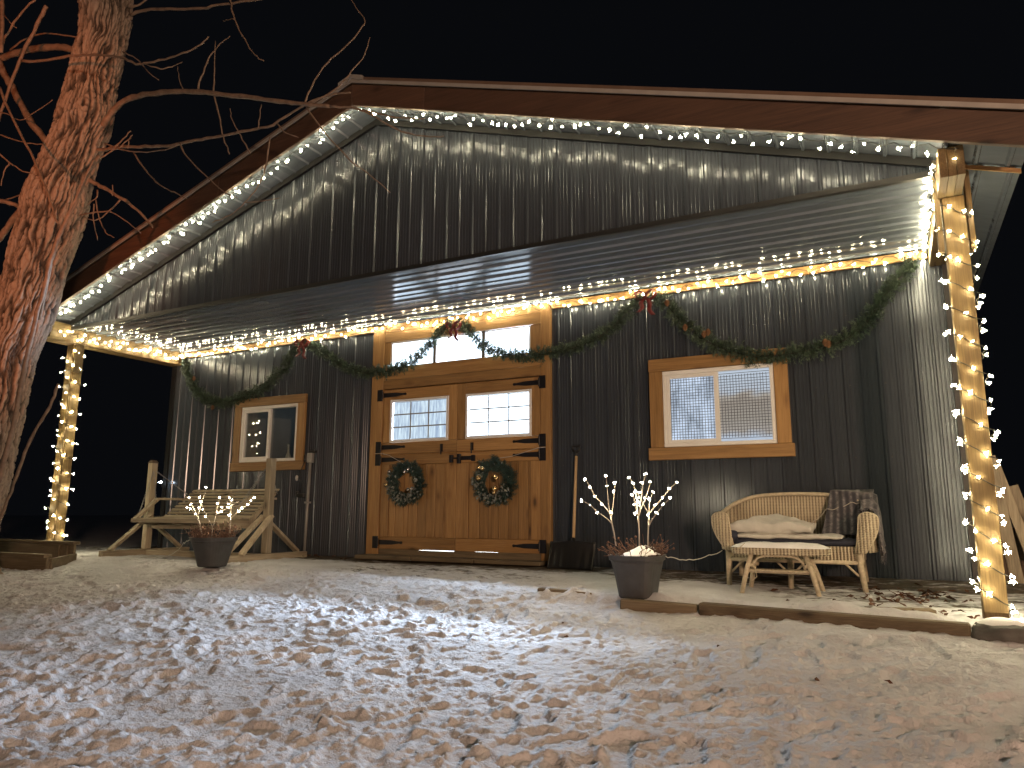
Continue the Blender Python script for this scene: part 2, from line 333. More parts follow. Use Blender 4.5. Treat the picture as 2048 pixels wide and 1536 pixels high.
def bark_mat():
    m, nt, out = newmat('bark'); p = pbsdf(nt, out, Roughness=0.85)
    v = mapping(nt, (1,1,0.28)); n = noise_tex(nt, v, 22, 5, 0.65, 0.4); n2 = noise_tex(nt, mapping(nt, (1,1,1)), 4, 3)
    at = N(nt, 'ShaderNodeAttribute', attribute_name='groove_shade')  # mask that paints the shade of the bark furrows into the colour
    mm = N(nt, 'ShaderNodeMath', operation='MULTIPLY_ADD'); mm.inputs[1].default_value = 0.55; nt.links.new(n, mm.inputs[0]); 
    m3 = N(nt, 'ShaderNodeMath', operation='MULTIPLY'); m3.inputs[1].default_value = 0.5; nt.links.new(at.outputs['Fac'], m3.inputs[0]); nt.links.new(m3.outputs[0], mm.inputs[2])
    c = ramp(nt, mm.outputs[0], [(0.25, (0.020,0.015,0.012)), (0.5, (0.13,0.10,0.078)), (0.8, (0.32,0.25,0.20))])
    nt.links.new(c, p.inputs['Base Color']); nt.links.new(bump(nt, n, 0.7, 0.012), p.inputs['Normal']); return m
MBARK = bark_mat()
MBRANCH = plain('branch_bark', (0.19,0.135,0.10), 0.75, 0, 0.3, 18, 0.4, 70)
def blanket_mat():
    m, nt, out = newmat('plaid_blanket'); p = pbsdf(nt, out, Roughness=1.0); p.inputs['Specular IOR Level'].default_value = 0.05; p.inputs['Sheen Weight'].default_value = 0.3
    w1 = N(nt, 'ShaderNodeTexWave', bands_direction='X'); w1.inputs['Scale'].default_value = 5.5; w1.inputs['Distortion'].default_value = 1.5
    v = mapping(nt, (1,1,1)); nt.links.new(v, w1.inputs['Vector']); n = noise_tex(nt, v, 30, 4)
    ad = N(nt, 'ShaderNodeMath', operation='MULTIPLY'); nt.links.new(w1.outputs[1], ad.inputs[0]); nt.links.new(n, ad.inputs[1])
    c = ramp(nt, ad.outputs[0], [(0.1, (0.040,0.040,0.050)), (0.4, (0.095,0.090,0.102)), (0.62, (0.20,0.19,0.20))])
    nt.links.new(c, p.inputs['Base Color']); nt.links.new(bump(nt, n, 0.8, 0.01), p.inputs['Normal']); return m
MBLANK = blanket_mat()
TRUNK=[(-2.749, 7.701, 0.243), (-2.831, 6.932, 0.26), (-2.839, 6.283, 0.293), (-2.791, 6.075, 0.277), (-2.817, 5.799, 0.248), (-2.882, 5.599, 0.262), (-2.915, 5.359, 0.256), (-2.972, 5.066, 0.269), (-2.994, 4.827, 0.298), (-3.05, 4.659, 0.284), (-3.142, 4.499, 0.29), (-3.191, 4.383, 0.293), (-3.305, 4.149, 0.318), (-3.399, 3.91, 0.337), (-3.435, 3.66, 0.325), (-3.541, 3.424, 0.32), (-3.62, 3.183, 0.301), (-3.688, 2.941, 0.306), (-3.755, 2.7, 0.311), (-3.996, 2.241, 0.32), (-4.064, 1.754, 0.326), (-4.166, 1.276, 0.33), (-4.262, 0.801, 0.337), (-4.34, 0.489, 0.341), (-4.512, -0.051, 0.376), (-4.517, -0.372, 0.56)]
BRANCHES=[('limb', 0.0436, 0.0191, [(-2.574, -3.25, 4.633), (-2.474, -3.26, 4.691), (-2.353, -3.27, 4.77), (-2.054, -3.28, 4.799), (-1.674, -3.29, 4.734), (-1.195, -3.3, 4.616), (-0.741, -3.31, 4.461), (-0.247, -3.32, 4.277), (0.15, -3.33, 4.122), (0.463, -3.34, 4.007), (0.762, -3.35, 3.897)]), ('twig', 0.0137, 0.0051, [(0.762, -3.35, 3.897), (1.01, -3.35, 3.817), (1.198, -3.35, 3.713), (1.457, -3.35, 3.518), (1.726, -3.35, 3.386), (1.926, -3.35, 3.336)]), ('twig', 0.0105, 0.0042, [(0.983, -3.35, 3.824), (1.301, -3.35, 3.685), (1.503, -3.35, 3.597), (1.746, -3.35, 3.529)]), ('twig', 0.0197, 0.0082, [(-3.326, -3.75, 5.333), (-3.013, -3.73, 5.249), (-2.503, -3.71, 5.163), (-2.102, -3.69, 5.063), (-1.715, -3.67, 4.928), (-1.498, -3.65, 4.808), (-1.373, -3.63, 4.782), (-1.106, -3.61, 4.761), (-0.816, -3.59, 4.762), (-0.674, -3.57, 4.797), (-0.592, -3.55, 4.871)]), ('twig', 0.0098, 0.0049, [(-1.418, -3.6, 4.814), (-1.278, -3.533, 4.751), (-1.187, -3.467, 4.79), (-1.136, -3.4, 4.862)]), ('twig', 0.0086, 0.0045, [(-1.797, -3.6, 5.061), (-1.592, -3.567, 4.924), (-1.424, -3.533, 4.741), (-1.326, -3.5, 4.666)]), ('limb', 0.051, 0.0454, [(-3.014, -3.3, 5.617), (-3.104, -3.333, 5.65), (-3.296, -3.367, 5.722), (-3.589, -3.4, 5.794), (-4.042, -3.433, 5.857), (-4.397, -3.467, 5.854), (-4.759, -3.5, 5.831)]), ('limb', 0.054, 0.048, [(-4.378, -3.5, 5.815), (-4.271, -3.45, 5.615), (-4.104, -3.4, 5.367), (-3.809, -3.35, 4.963), (-3.547, -3.3, 4.672), (-3.361, -3.25, 4.497)]), ('branch', 0.0275, 0.0192, [(-3.08, -3.7, 5.952), (-3.25, -3.68, 5.79), (-3.516, -3.66, 5.518), (-3.734, -3.64, 5.224), (-3.902, -3.62, 4.911), (-4.022, -3.6, 4.737)]), ('branch', 0.0222, 0.0122, [(-2.353, -3.2, 5.926), (-2.139, -3.183, 5.925), (-1.738, -3.167, 5.81), (-1.277, -3.15, 5.668), (-0.921, -3.133, 5.608), (-0.439, -3.117, 5.506), (0.077, -3.1, 5.433)]), ('twig', 0.0126, 0.0061, [(-0.817, -3.2, 5.685), (-0.793, -3.18, 5.577), (-0.722, -3.16, 5.341), (-0.581, -3.14, 5.087), (-0.449, -3.12, 4.895), (-0.342, -3.1, 4.809)]), ('twig', 0.0075, 0.004, [(-0.675, -3.2, 5.31), (-0.844, -3.15, 5.389), (-0.979, -3.1, 5.45)]), ('branch', 0.0336, 0.0123, [(-2.961, -3.1, 4.141), (-2.91, -3.06, 4.111), (-2.733, -3.02, 4.007), (-2.464, -2.98, 3.839), (-2.246, -2.94, 3.678), (-2.07, -2.9, 3.489)]), ('branch', 0.0244, 0.0098, [(-2.615, -3.25, 4.35), (-2.498, -3.241, 4.332), (-2.256, -3.232, 4.307), (-1.852, -3.223, 4.22), (-1.469, -3.214, 4.143), (-1.11, -3.205, 4.119), (-0.764, -3.195, 4.075), (-0.37, -3.186, 4.048), (-0.089, -3.177, 4.032), (0.234, -3.168, 4.126), (0.52, -3.159, 4.161), (0.8, -3.15, 4.127)]), ('twig', 0.0106, 0.0044, [(0.423, -3.3, 4.044), (0.458, -3.3, 4.141), (0.526, -3.3, 4.242), (0.661, -3.3, 4.37), (0.852, -3.3, 4.455), (1.011, -3.3, 4.562), (1.061, -3.3, 4.65), (0.973, -3.3, 4.776), (0.882, -3.3, 4.929)]), ('twig', 0.0088, 0.0044, [(0.483, -3.3, 4.028), (0.763, -3.3, 4.078), (0.947, -3.3, 4.213), (1.066, -3.3, 4.318), (1.123, -3.3, 4.464)]), ('twig', 0.0128, 0.0049, [(-1.017, -3.3, 4.571), (-0.967, -3.3, 4.702), (-0.882, -3.3, 4.893), (-0.738, -3.3, 4.983), (-0.606, -3.3, 5.038)]), ('twig', 0.0097, 0.0048, [(-0.776, -3.3, 4.487), (-0.788, -3.3, 4.73), (-0.807, -3.3, 5.049)]), ('twig', 0.0106, 0.0058, [(-0.766, -3.3, 4.458), (-0.654, -3.3, 4.167), (-0.587, -3.3, 3.97), (-0.488, -3.3, 3.78)]), ('twig', 0.0075, 0.004, [(-1.227, -3.3, 4.636), (-1.305, -3.3, 4.801), (-1.345, -3.3, 4.94)]), ('twig', 0.0078, 0.0041, [(-0.218, -3.3, 3.716), (-0.367, -3.3, 3.941), (-0.482, -3.3, 4.122), (-0.528, -3.3, 4.252)]), ('twig', 0.0074, 0.0042, [(-0.194, -3.25, 3.987), (-0.177, -3.25, 4.093), (-0.17, -3.25, 4.228)]), ('twig', 0.0082, 0.0041, [(0.051, -3.25, 3.974), (0.152, -3.25, 3.86), (0.319, -3.25, 3.77)]), ('twig', 0.0104, 0.0052, [(-1.99, -3.25, 4.173), (-1.775, -3.25, 3.93), (-1.517, -3.25, 3.711), (-1.279, -3.25, 3.582), (-1.094, -3.25, 3.476)]), ('twig', 0.01, 0.005, [(-1.286, -3.25, 4.114), (-1.139, -3.25, 3.919), (-0.865, -3.25, 3.674), (-0.57, -3.25, 3.434), (-0.398, -3.25, 3.344)]), ('twig', 0.0088, 0.0053, [(0.437, -3.3, 4.016), (0.674, -3.3, 3.704), (0.964, -3.3, 3.384), (1.182, -3.3, 3.202), (1.391, -3.3, 3.006)]), ('twig', 0.0092, 0.0055, [(-0.086, -3.2, 3.895), (-0.123, -3.2, 3.582), (-0.204, -3.2, 3.427), (-0.352, -3.2, 3.311), (-0.539, -3.2, 3.224), (-0.77, -3.2, 3.193)]), ('twig', 0.0083, 0.0046, [(-0.352, -3.2, 3.311), (-0.097, -3.2, 3.274), (0.076, -3.2, 3.268)]), ('vine', 0.0216, 0.0264, [(-1.737, -3.75, 3.846), (-1.878, -3.765, 3.675), (-1.973, -3.78, 3.459), (-2.072, -3.795, 3.269), (-2.198, -3.81, 3.007), (-2.241, -3.825, 2.734), (-2.253, -3.84, 2.508), (-2.3, -3.855, 2.265), (-2.358, -3.87, 1.692), (-2.415, -3.885, 1.132), (-2.48, -3.9, 0.743)]), ('vine', 0.0143, 0.0191, [(-1.742, -3.8, 3.783), (-1.974, -3.8, 3.425), (-2.106, -3.8, 3.197), (-2.238, -3.8, 2.917), (-2.272, -3.8, 2.671), (-2.334, -3.8, 2.283)]), ('branch', 0.0173, 0.013, [(-3.489, -3.85, 5.007), (-3.285, -3.85, 4.717), (-2.923, -3.85, 4.282), (-2.582, -3.85, 3.874), (-2.355, -3.85, 3.561), (-2.236, -3.85, 3.356), (-2.129, -3.85, 3.208)]), ('twig', 0.0082, 0.0044, [(-3.578, -3.8, 4.763), (-3.372, -3.8, 4.69), (-3.113, -3.8, 4.553), (-2.891, -3.8, 4.563), (-2.557, -3.8, 4.63)]), ('twig', 0.0102, 0.0068, [(-3.999, -3.6, 4.725), (-3.594, -3.533, 4.554), (-3.469, -3.467, 4.531), (-3.298, -3.4, 4.509)]), ('twig', 0.011, 0.0077, [(-3.681, -3.7, 4.371), (-3.539, -3.633, 4.244), (-3.403, -3.567, 4.144), (-3.231, -3.5, 4.088)]), ('twig', 0.0108, 0.0054, [(-3.421, -3.7, 4.182), (-3.495, -3.7, 4.089), (-3.52, -3.7, 3.938)]), ('branch', 0.0277, 0.0332, [(-3.811, -3.6, 3.877), (-3.703, -3.5, 3.859), (-3.585, -3.4, 3.804)]), ('branch', 0.0456, 0.0399, [(-4.102, -3.4, 3.471), (-4.0, -3.367, 3.632), (-3.916, -3.333, 3.791), (-3.806, -3.3, 3.922)]), ('twig', 0.0103, 0.0069, [(-4.016, -3.4, 3.998), (-3.72, -3.4, 3.998), (-3.485, -3.4, 4.02)]), ('branch', 0.0179, 0.0112, [(-3.748, -3.8, 5.536), (-3.633, -3.8, 5.685), (-3.43, -3.8, 5.864), (-3.153, -3.8, 5.983), (-3.05, -3.8, 6.069)]), ('twig', 0.0114, 0.0057, [(-3.796, -3.8, 6.21), (-3.722, -3.8, 6.007), (-3.571, -3.8, 5.85), (-3.422, -3.8, 5.733)]), ('branch', 0.0251, 0.0251, [(-3.617, -3.9, 6.203), (-3.515, -3.9, 5.736), (-3.458, -3.9, 5.386)]), ('twig', 0.013, 0.0095, [(-4.129, -3.5, 5.869), (-3.885, -3.475, 5.951), (-3.529, -3.45, 5.922), (-3.168, -3.425, 5.802), (-2.856, -3.4, 5.667)]), ('twig', 0.0109, 0.0055, [(-2.885, -3.2, 3.668), (-2.532, -3.175, 3.656), (-2.396, -3.15, 3.622), (-2.21, -3.125, 3.517), (-1.962, -3.1, 3.337)]), ('twig', 0.0105, 0.0053, [(-2.213, -3.2, 3.712), (-2.496, -3.167, 3.612), (-2.734, -3.133, 3.607), (-2.979, -3.1, 3.712)]), ('twig', 0.0086, 0.0049, [(-2.656, -3.2, 3.756), (-2.634, -3.2, 3.569), (-2.526, -3.2, 3.324)]), ('twig', 0.0086, 0.0049, [(-2.628, -3.2, 3.796), (-2.52, -3.2, 3.548), (-2.393, -3.2, 3.384), (-2.249, -3.2, 3.304)]), ('twig', 0.0108, 0.0054, [(-2.62, -3.2, 3.909), (-2.624, -3.2, 3.824), (-2.77, -3.2, 3.767)]), ('twig', 0.0075, 0.0048, [(-2.367, -3.2, 3.913), (-2.347, -3.2, 3.784)]), ('twig', 0.0128, 0.0075, [(-2.515, -3.3, 4.199), (-2.35, -3.3, 4.218), (-2.156, -3.3, 4.302), (-1.991, -3.3, 4.391)]), ('twig', 0.0096, 0.0053, [(-2.413, -3.3, 4.353), (-2.145, -3.3, 4.226), (-1.81, -3.3, 4.113), (-1.419, -3.3, 4.042), (-1.237, -3.3, 4.051)]), ('twig', 0.0078, 0.0052, [(-2.012, -3.3, 4.2), (-2.01, -3.3, 4.294), (-1.96, -3.3, 4.338)]), ('sapling', 0.0165, 0.0216, [(-2.762, -3.3, 1.774), (-2.835, -3.3, 1.613), (-2.936, -3.3, 1.463), (-3.15, -3.3, 1.214), (-3.271, -3.3, 0.932), (-3.426, -3.3, 0.599), (-3.57, -3.3, 0.29)]), ('twig', 0.0117, 0.0064, [(-2.446, -3.3, 4.298), (-2.188, -3.3, 4.242), (-1.983, -3.3, 4.333)]), ('branch', 0.0167, 0.0112, [(-2.367, -3.2, 6.024), (-2.29, -3.15, 6.074), (-2.2, -3.1, 6.164)])]
GARLANDS=[[(-4.964, -0.09, 2.872), (-4.867, -0.09, 2.623), (-4.703, -0.09, 2.373), (-4.459, -0.09, 2.177), (-4.125, -0.09, 2.078), (-3.813, -0.09, 2.118), (-3.41, -0.09, 2.18), (-3.076, -0.09, 2.324), (-2.804, -0.09, 2.557), (-2.557, -0.09, 2.825)], [(-2.495, -0.09, 2.877), (-2.207, -0.09, 2.718), (-1.928, -0.09, 2.549), (-1.657, -0.09, 2.399), (-1.312, -0.09, 2.301), (-0.904, -0.09, 2.32), (-0.59, -0.09, 2.411), (-0.364, -0.09, 2.6), (-0.178, -0.09, 2.776), (-0.045, -0.09, 2.846)], [(0.044, -0.09, 2.848), (0.23, -0.09, 2.717), (0.412, -0.09, 2.52), (0.658, -0.09, 2.383), (1.063, -0.09, 2.319), (1.387, -0.09, 2.324), (1.64, -0.09, 2.364), (1.886, -0.09, 2.426), (2.128, -0.09, 2.574), (2.338, -0.09, 2.751), (2.473, -0.09, 2.842)], [(2.542, -0.09, 2.856), (2.708, -0.09, 2.76), (2.865, -0.09, 2.544), (3.072, -0.09, 2.327), (3.275, -0.09, 2.198), (3.572, -0.09, 2.074), (3.862, -0.09, 2.051), (4.145, -0.09, 2.085), (4.421, -0.09, 2.132), (4.604, -0.09, 2.236), (4.723, -0.09, 2.371), (4.844, -0.09, 2.553), (4.983, -0.09, 2.707), (5.11, -0.09, 2.836)]]
BOWS=[(-2.471, -0.15, 2.804), (0.039, -0.15, 2.77), (2.514, -0.15, 2.827)]
CONES=[(3.137, -0.19, 2.336), (3.179, -0.19, 2.353), (4.293, -0.19, 2.124), (4.323, -0.19, 2.106), (2.941, -0.19, 2.429), (-4.616, -0.19, 2.491), (2.757, -0.19, 2.722), (-4.162, -0.19, 2.015)]
TWIGS_R=[([[(2.717, -1.86, 0.222), (2.704, -1.86, 0.317), (2.686, -1.86, 0.406), (2.675, -1.86, 0.458)], [(2.689, -1.86, 0.398), (2.656, -1.876, 0.439), (2.607, -1.892, 0.476), (2.577, -1.908, 0.495), (2.523, -1.924, 0.554), (2.457, -1.94, 0.593)], [(2.675, -1.86, 0.458), (2.658, -1.844, 0.495), (2.592, -1.828, 0.567), (2.522, -1.812, 0.628), (2.475, -1.796, 0.706), (2.426, -1.78, 0.775)], [(2.671, -1.86, 0.465), (2.672, -1.876, 0.51), (2.669, -1.892, 0.584), (2.67, -1.908, 0.659), (2.671, -1.924, 0.718), (2.671, -1.94, 0.791)], [(2.681, -1.86, 0.443), (2.68, -1.84, 0.495), (2.691, -1.82, 0.6), (2.69, -1.8, 0.669), (2.694, -1.78, 0.742)]], [(2.458, -1.86, 0.771), (2.5, -1.86, 0.704), (2.54, -1.86, 0.627), (2.602, -1.86, 0.566), (2.424, -1.86, 0.595), (2.498, -1.86, 0.555), (2.56, -1.86, 0.495), (2.641, -1.86, 0.795), (2.653, -1.86, 0.712), (2.722, -1.86, 0.739), (2.709, -1.86, 0.667), (2.687, -1.86, 0.495)]), ([[(2.876, -1.74, 0.214), (2.879, -1.74, 0.317), (2.878, -1.74, 0.406), (2.872, -1.74, 0.466)], [(2.872, -1.74, 0.466), (2.862, -1.767, 0.533), (2.861, -1.793, 0.593), (2.859, -1.82, 0.637)], [(2.879, -1.74, 0.436), (2.859, -1.72, 0.549), (2.844, -1.7, 0.663), (2.819, -1.68, 0.74), (2.777, -1.66, 0.788)], [(2.881, -1.74, 0.466), (2.905, -1.76, 0.586), (2.926, -1.78, 0.682), (2.945, -1.8, 0.741), (2.975, -1.82, 0.807)], [(2.883, -1.74, 0.466), (2.884, -1.72, 0.511), (2.917, -1.7, 0.586), (2.945, -1.68, 0.67), (2.965, -1.66, 0.75)]], [(2.804, -1.74, 0.784), (2.839, -1.74, 0.739), (2.918, -1.74, 0.74), (2.95, -1.74, 0.812), (2.988, -1.74, 0.747), (2.857, -1.74, 0.669), (2.83, -1.74, 0.639), (2.896, -1.74, 0.661), (2.935, -1.74, 0.616), (2.846, -1.74, 0.56), (2.897, -1.74, 0.552), (2.883, -1.74, 0.582), (2.848, -1.74, 0.488)]), ([[(2.943, -1.72, 0.171), (2.946, -1.72, 0.288), (2.953, -1.72, 0.377), (2.959, -1.72, 0.466)], [(2.959, -1.72, 0.466), (2.958, -1.74, 0.496), (2.935, -1.76, 0.548), (2.9, -1.78, 0.623), (2.888, -1.8, 0.66)], [(2.961, -1.72, 0.478), (2.971, -1.704, 0.504), (3.014, -1.688, 0.556), (3.066, -1.672, 0.616), (3.126, -1.656, 0.691), (3.186, -1.64, 0.747)], [(2.951, -1.72, 0.37), (2.987, -1.74, 0.43), (3.041, -1.76, 0.493), (3.103, -1.78, 0.559), (3.17, -1.8, 0.613)], [(2.961, -1.72, 0.474), (2.957, -1.693, 0.549), (2.955, -1.667, 0.606), (2.98, -1.64, 0.663)]], [(3.004, -1.72, 0.664), (2.971, -1.72, 0.605), (2.881, -1.72, 0.62), (2.956, -1.72, 0.478), (3.016, -1.72, 0.556), (3.084, -1.72, 0.617), (3.143, -1.72, 0.691), (3.207, -1.72, 0.744), (3.03, -1.72, 0.493), (3.086, -1.72, 0.56), (3.148, -1.72, 0.613)])]
TWIGS_L=[([[(-2.042, -1.98, 0.218), (-2.052, -1.98, 0.245), (-2.098, -1.98, 0.362), (-2.139, -1.98, 0.434)], [(-2.098, -1.98, 0.362), (-2.133, -2.0, 0.416), (-2.171, -2.02, 0.488), (-2.232, -2.04, 0.529)], [(-2.139, -1.98, 0.434), (-2.218, -1.96, 0.498), (-2.305, -1.94, 0.572), (-2.363, -1.92, 0.647)], [(-2.139, -1.98, 0.434), (-2.092, -2.0, 0.525), (-2.056, -2.02, 0.598), (-2.05, -2.04, 0.697)], [(-2.131, -1.98, 0.443), (-2.142, -1.965, 0.47), (-2.12, -1.95, 0.599), (-2.102, -1.935, 0.7), (-2.099, -1.92, 0.756)]], [(-2.169, -1.98, 0.461), (-2.25, -1.98, 0.516), (-2.306, -1.98, 0.53), (-2.256, -1.98, 0.567), (-2.289, -1.98, 0.643), (-2.116, -1.98, 0.525), (-2.104, -1.98, 0.598), (-2.119, -1.98, 0.644), (-2.028, -1.98, 0.754), (-2.1, -1.98, 0.594)]), ([[(-1.985, -1.9, 0.217), (-1.984, -1.9, 0.271), (-1.958, -1.9, 0.398), (-1.95, -1.9, 0.444)], [(-1.98, -1.9, 0.316), (-2.003, -1.915, 0.362), (-2.044, -1.93, 0.416), (-2.105, -1.945, 0.525), (-2.113, -1.96, 0.58)], [(-1.95, -1.9, 0.444), (-1.955, -1.88, 0.526), (-1.964, -1.86, 0.581), (-1.963, -1.84, 0.644)], [(-1.95, -1.9, 0.444), (-1.867, -1.92, 0.499), (-1.796, -1.94, 0.535), (-1.691, -1.96, 0.615)], [(-1.947, -1.9, 0.439), (-1.886, -1.88, 0.49), (-1.796, -1.86, 0.535), (-1.658, -1.84, 0.608)]], [(-2.101, -1.9, 0.434), (-2.15, -1.9, 0.512), (-1.918, -1.9, 0.576), (-1.894, -1.9, 0.643), (-1.914, -1.9, 0.48), (-1.848, -1.9, 0.535), (-1.751, -1.9, 0.535), (-1.85, -1.9, 0.485)]), ([[(-1.755, -1.86, 0.22), (-1.755, -1.86, 0.247), (-1.753, -1.86, 0.364), (-1.755, -1.86, 0.445)], [(-1.755, -1.86, 0.445), (-1.74, -1.88, 0.526), (-1.746, -1.9, 0.616), (-1.72, -1.92, 0.643)], [(-1.754, -1.86, 0.409), (-1.691, -1.845, 0.472), (-1.623, -1.83, 0.527), (-1.553, -1.815, 0.563), (-1.463, -1.8, 0.639)], [(-1.757, -1.86, 0.472), (-1.714, -1.89, 0.571), (-1.672, -1.92, 0.616)]], [(-1.762, -1.86, 0.454), (-1.793, -1.86, 0.572), (-1.78, -1.86, 0.64), (-1.739, -1.86, 0.617), (-1.631, -1.86, 0.49), (-1.577, -1.86, 0.526), (-1.499, -1.86, 0.564), (-1.453, -1.86, 0.607), (-1.406, -1.86, 0.638)])]
# ------------------------------------------------------------------ ground: one sheet of trampled snow
def gbase(x, y):
    x = np.asarray(x, float); d = -np.asarray(y, float)
    a = 0.015+0.105*sm(-3, 3, x)
    z = -0.09-a*np.clip(d, 0, 1.75)/1.75
    # gentle drop into the yard
    z = z-np.interp(d, [1.75, 2.45, 4, 6, 8, 15, 60], [0, 0.09, 0.24, 0.41, 0.54, 0.7, 1.0])
    return z
def gz(x, y): return float(gbase(x, y))
def make_ground():
    st = 0.0135
    xs = np.concatenate([[-90,-50,-30,-20,-14,-11,-9,-8,-7.4], np.arange(-7, 6.7, st), [7,7.5,8.5,10,13,18,28,50,90]])
    ys = np.concatenate([[-60,-35,-22,-15,-11,-9,-8,-7.5], np.arange(-7.2, 0.1, st), [0.3,0.7,1.5,3,6,10,16,28,60,110]])
    X, Y = np.meshgrid(xs, ys); Z = gbase(X, Y)
    inn = (sm(-7.1,-6.6,X)*(1-sm(6.3,6.7,X))*sm(-7.3,-6.9,Y)*(1-sm(-0.12,0.02,Y)))
    # trampled mask: smooth by the timbers and the right post, rough in the yard
    tr = sm(-0.8,-1.9,Y)
    smooth_right = sm(1.6,3.2,X+0.25*Y+0.5)*sm(-2.7,-2.0,Y)
    smooth_r2 = 0.8*sm(4.2,5.4,X)*sm(-3.6,-2.4,Y)
    tr = tr*(1-0.55*np.maximum(smooth_right, smooth_r2))
    tr = np.maximum(tr, 0.35*sm(-2.4,-0.8,X)*(1-sm(0.8,2.2,X))*sm(-0.3,-1.2,Y))
    und = (vn(X*1.1,Y*1.1,1)-.5)*0.07+(vn(X*2.7,Y*2.7,2)-.5)*0.03
    H = und*inn*(0.35+0.65*tr)
    # footprints, each pressed over the ones before it
    FL = np.zeros_like(H); nst = 3200
    px = RNG.uniform(-6.8,6.5,nst); py = RNG.uniform(-7.1,-0.5,nst)
    for i in range(nst):
        cx, cy = px[i], py[i]
        if i % 3: # most walk to and from the doors
            t = RNG.uniform(0,1); cx = (1-t)*RNG.uniform(-5.5,5.5)+t*RNG.uniform(-1.6,2.2); cy = -7.0*(1-t)**0.75-0.5*t
        ang = RNG.normal(math.pi/2, 0.85); L = RNG.uniform(.13,.17); Wd = RNG.uniform(.05,.068); dep = RNG.uniform(.010,.034)
        ix = np.searchsorted(xs, [cx-.26, cx+.26]); iy = np.searchsorted(ys, [cy-.26, cy+.26])
        if ix[1]-ix[0] < 4 or iy[1]-iy[0] < 4: continue
        S = np.s_[iy[0]:iy[1], ix[0]:ix[1]]
        u = (X[S]-cx)*math.cos(ang)+(Y[S]-cy)*math.sin(ang); v = -(X[S]-cx)*math.sin(ang)+(Y[S]-cy)*math.cos(ang)
        wv = Wd*(1-0.18*np.cos(u/L*3.2)); r = np.sqrt((u/L)**2+(v/wv)**2); r = r+(vn(X[S]*28,Y[S]*28,i % 50)-.5)*0.28
        w = (1-sm(0.90,1.05,r))
        tread = 0.006*np.sign(np.sin(u*150+2*np.cos(v*60)))*(i % 2)
        rim = 0.50*dep*np.exp(-((r-1.22)/0.2)**2)*(0.4+1.2*vn(X[S]*22+3,Y[S]*22,i % 40))*sm(-0.3,0.8,(u/L)*(1 if i % 2 else -1)+RNG.uniform(-.2,.6))
        t_ = tr[S]*inn[S]; FL[S] = np.maximum(FL[S]*(1-.6*np.exp(-((r-1.22)/.25)**2)), w)
        H[S] = H[S]*(1-w*t_)+(np.mean(H[S])*0.5-dep+tread)*w*t_+np.clip(rim,0,.022)*t_
    FL = np.maximum(FL, sm(.56,.74,vn(X*.9+4,Y*1.3,41)))
    # crumbs and clods kicked up by boots
    nb = 15000; bx = RNG.uniform(-6.8,6.5,nb); by = RNG.uniform(-7.1,-0.6,nb)
    for i in range(nb):
        s = RNG.uniform(.007,.018)*(1.7 if i % 11 == 0 else 1); cx, cy = bx[i], by[i]
        ix = np.searchsorted(xs, [cx-2.6*s, cx+2.6*s]); iy = np.searchsorted(ys, [cy-2.6*s, cy+2.6*s])
        if ix[1]-ix[0] < 3 or iy[1]-iy[0] < 3: continue
        S = np.s_[iy[0]:iy[1], ix[0]:ix[1]]; e = RNG.uniform(.6,1.6); a = RNG.uniform(0,3.14)
        u = (X[S]-cx)*math.cos(a)+(Y[S]-cy)*math.sin(a); v = -(X[S]-cx)*math.sin(a)+(Y[S]-cy)*math.cos(a)
        r = np.sqrt((u*e)**2+(v/e)**2)/s
        H[S] += (1-sm(0.55,1.25,r))*s*RNG.uniform(.6,1.2)*tr[S]*inn[S]*(1-.7*FL[S])
    H = 0.62*np.where(H > 0, 0.024*np.tanh(H/0.024), H)
    H0 = H
    for ax in (0, 1): H = (np.roll(H, 1, ax)+2*H+np.roll(H, -1, ax))/4
    H = 0.5*H+0.5*H0
    H += 0.070*np.exp(-((Y+1.86+0.04*(X-3.4))/0.10)**2)*sm(1.9,2.1,X)*(1-sm(5.0,5.25,X))*(0.5+vn(X*4,Y*4,31))
    H += ((vn(X*9,Y*16,5)-.5)*0.016+(1-np.abs(2*vn(X*15,Y*25,11)-1))*0.012+(vn(X*27,Y*40,6)-.5)*0.017)*(1-.72*FL)*inn*(0.18+0.82*tr)
    # soft drift along the timbers, crumbs around the porch
    H += inn*(1-tr)*((vn(X*5,Y*8,8)-.5)*0.016+(vn(X*16,Y*22,9)-.5)*0.007)
    Z = Z+H
    Z = np.where(Y > 0.03, np.minimum(Z,-0.13), Z)
    bare = 0.62*sm(-0.95,-0.25,Y)*sm(-2.9,-2.1,X)*(1-sm(1.6,3.0,X))
    bare = np.maximum(bare, 0.53*sm(-1.35,-0.45,Y)*sm(1.6,2.4,X))
    bare = np.maximum(bare, 0.40*sm(-1.2,-0.5,Y)*(1-sm(-3.2,-2.2,X)))
    bare = np.maximum(bare, 0.36*sm(-2.3,-1.0,Y)*sm(-1.8,-0.6,X)*(1-sm(1.6,2.6,X)))
    bare = np.maximum(bare, 0.40*sm(-1.8,-1.2,Y)*sm(2.9,4.2,X))
    bare = np.where(Y > 0.05, 0.7*(np.abs(X) < 7), bare)
    bare = np.where((np.abs(X) > 8) | (Y > 0.2) , np.maximum(bare, 0.25*sm(8,20,np.abs(X))), bare)
    nr, nc = X.shape
    co = np.stack([X, Y, Z], -1).reshape(-1, 3)
    idx = np.arange(nr*nc).reshape(nr, nc)
    q = np.stack([idx[:-1,:-1], idx[:-1,1:], idx[1:,1:], idx[1:,:-1]], -1).reshape(-1, 4)
    me = bpy.data.meshes.new('snowy_ground'); me.vertices.add(len(co)); me.vertices.foreach_set('co', co.ravel().astype('f4'))
    me.loops.add(q.size); me.loops.foreach_set('vertex_index', q.ravel().astype('i4'))
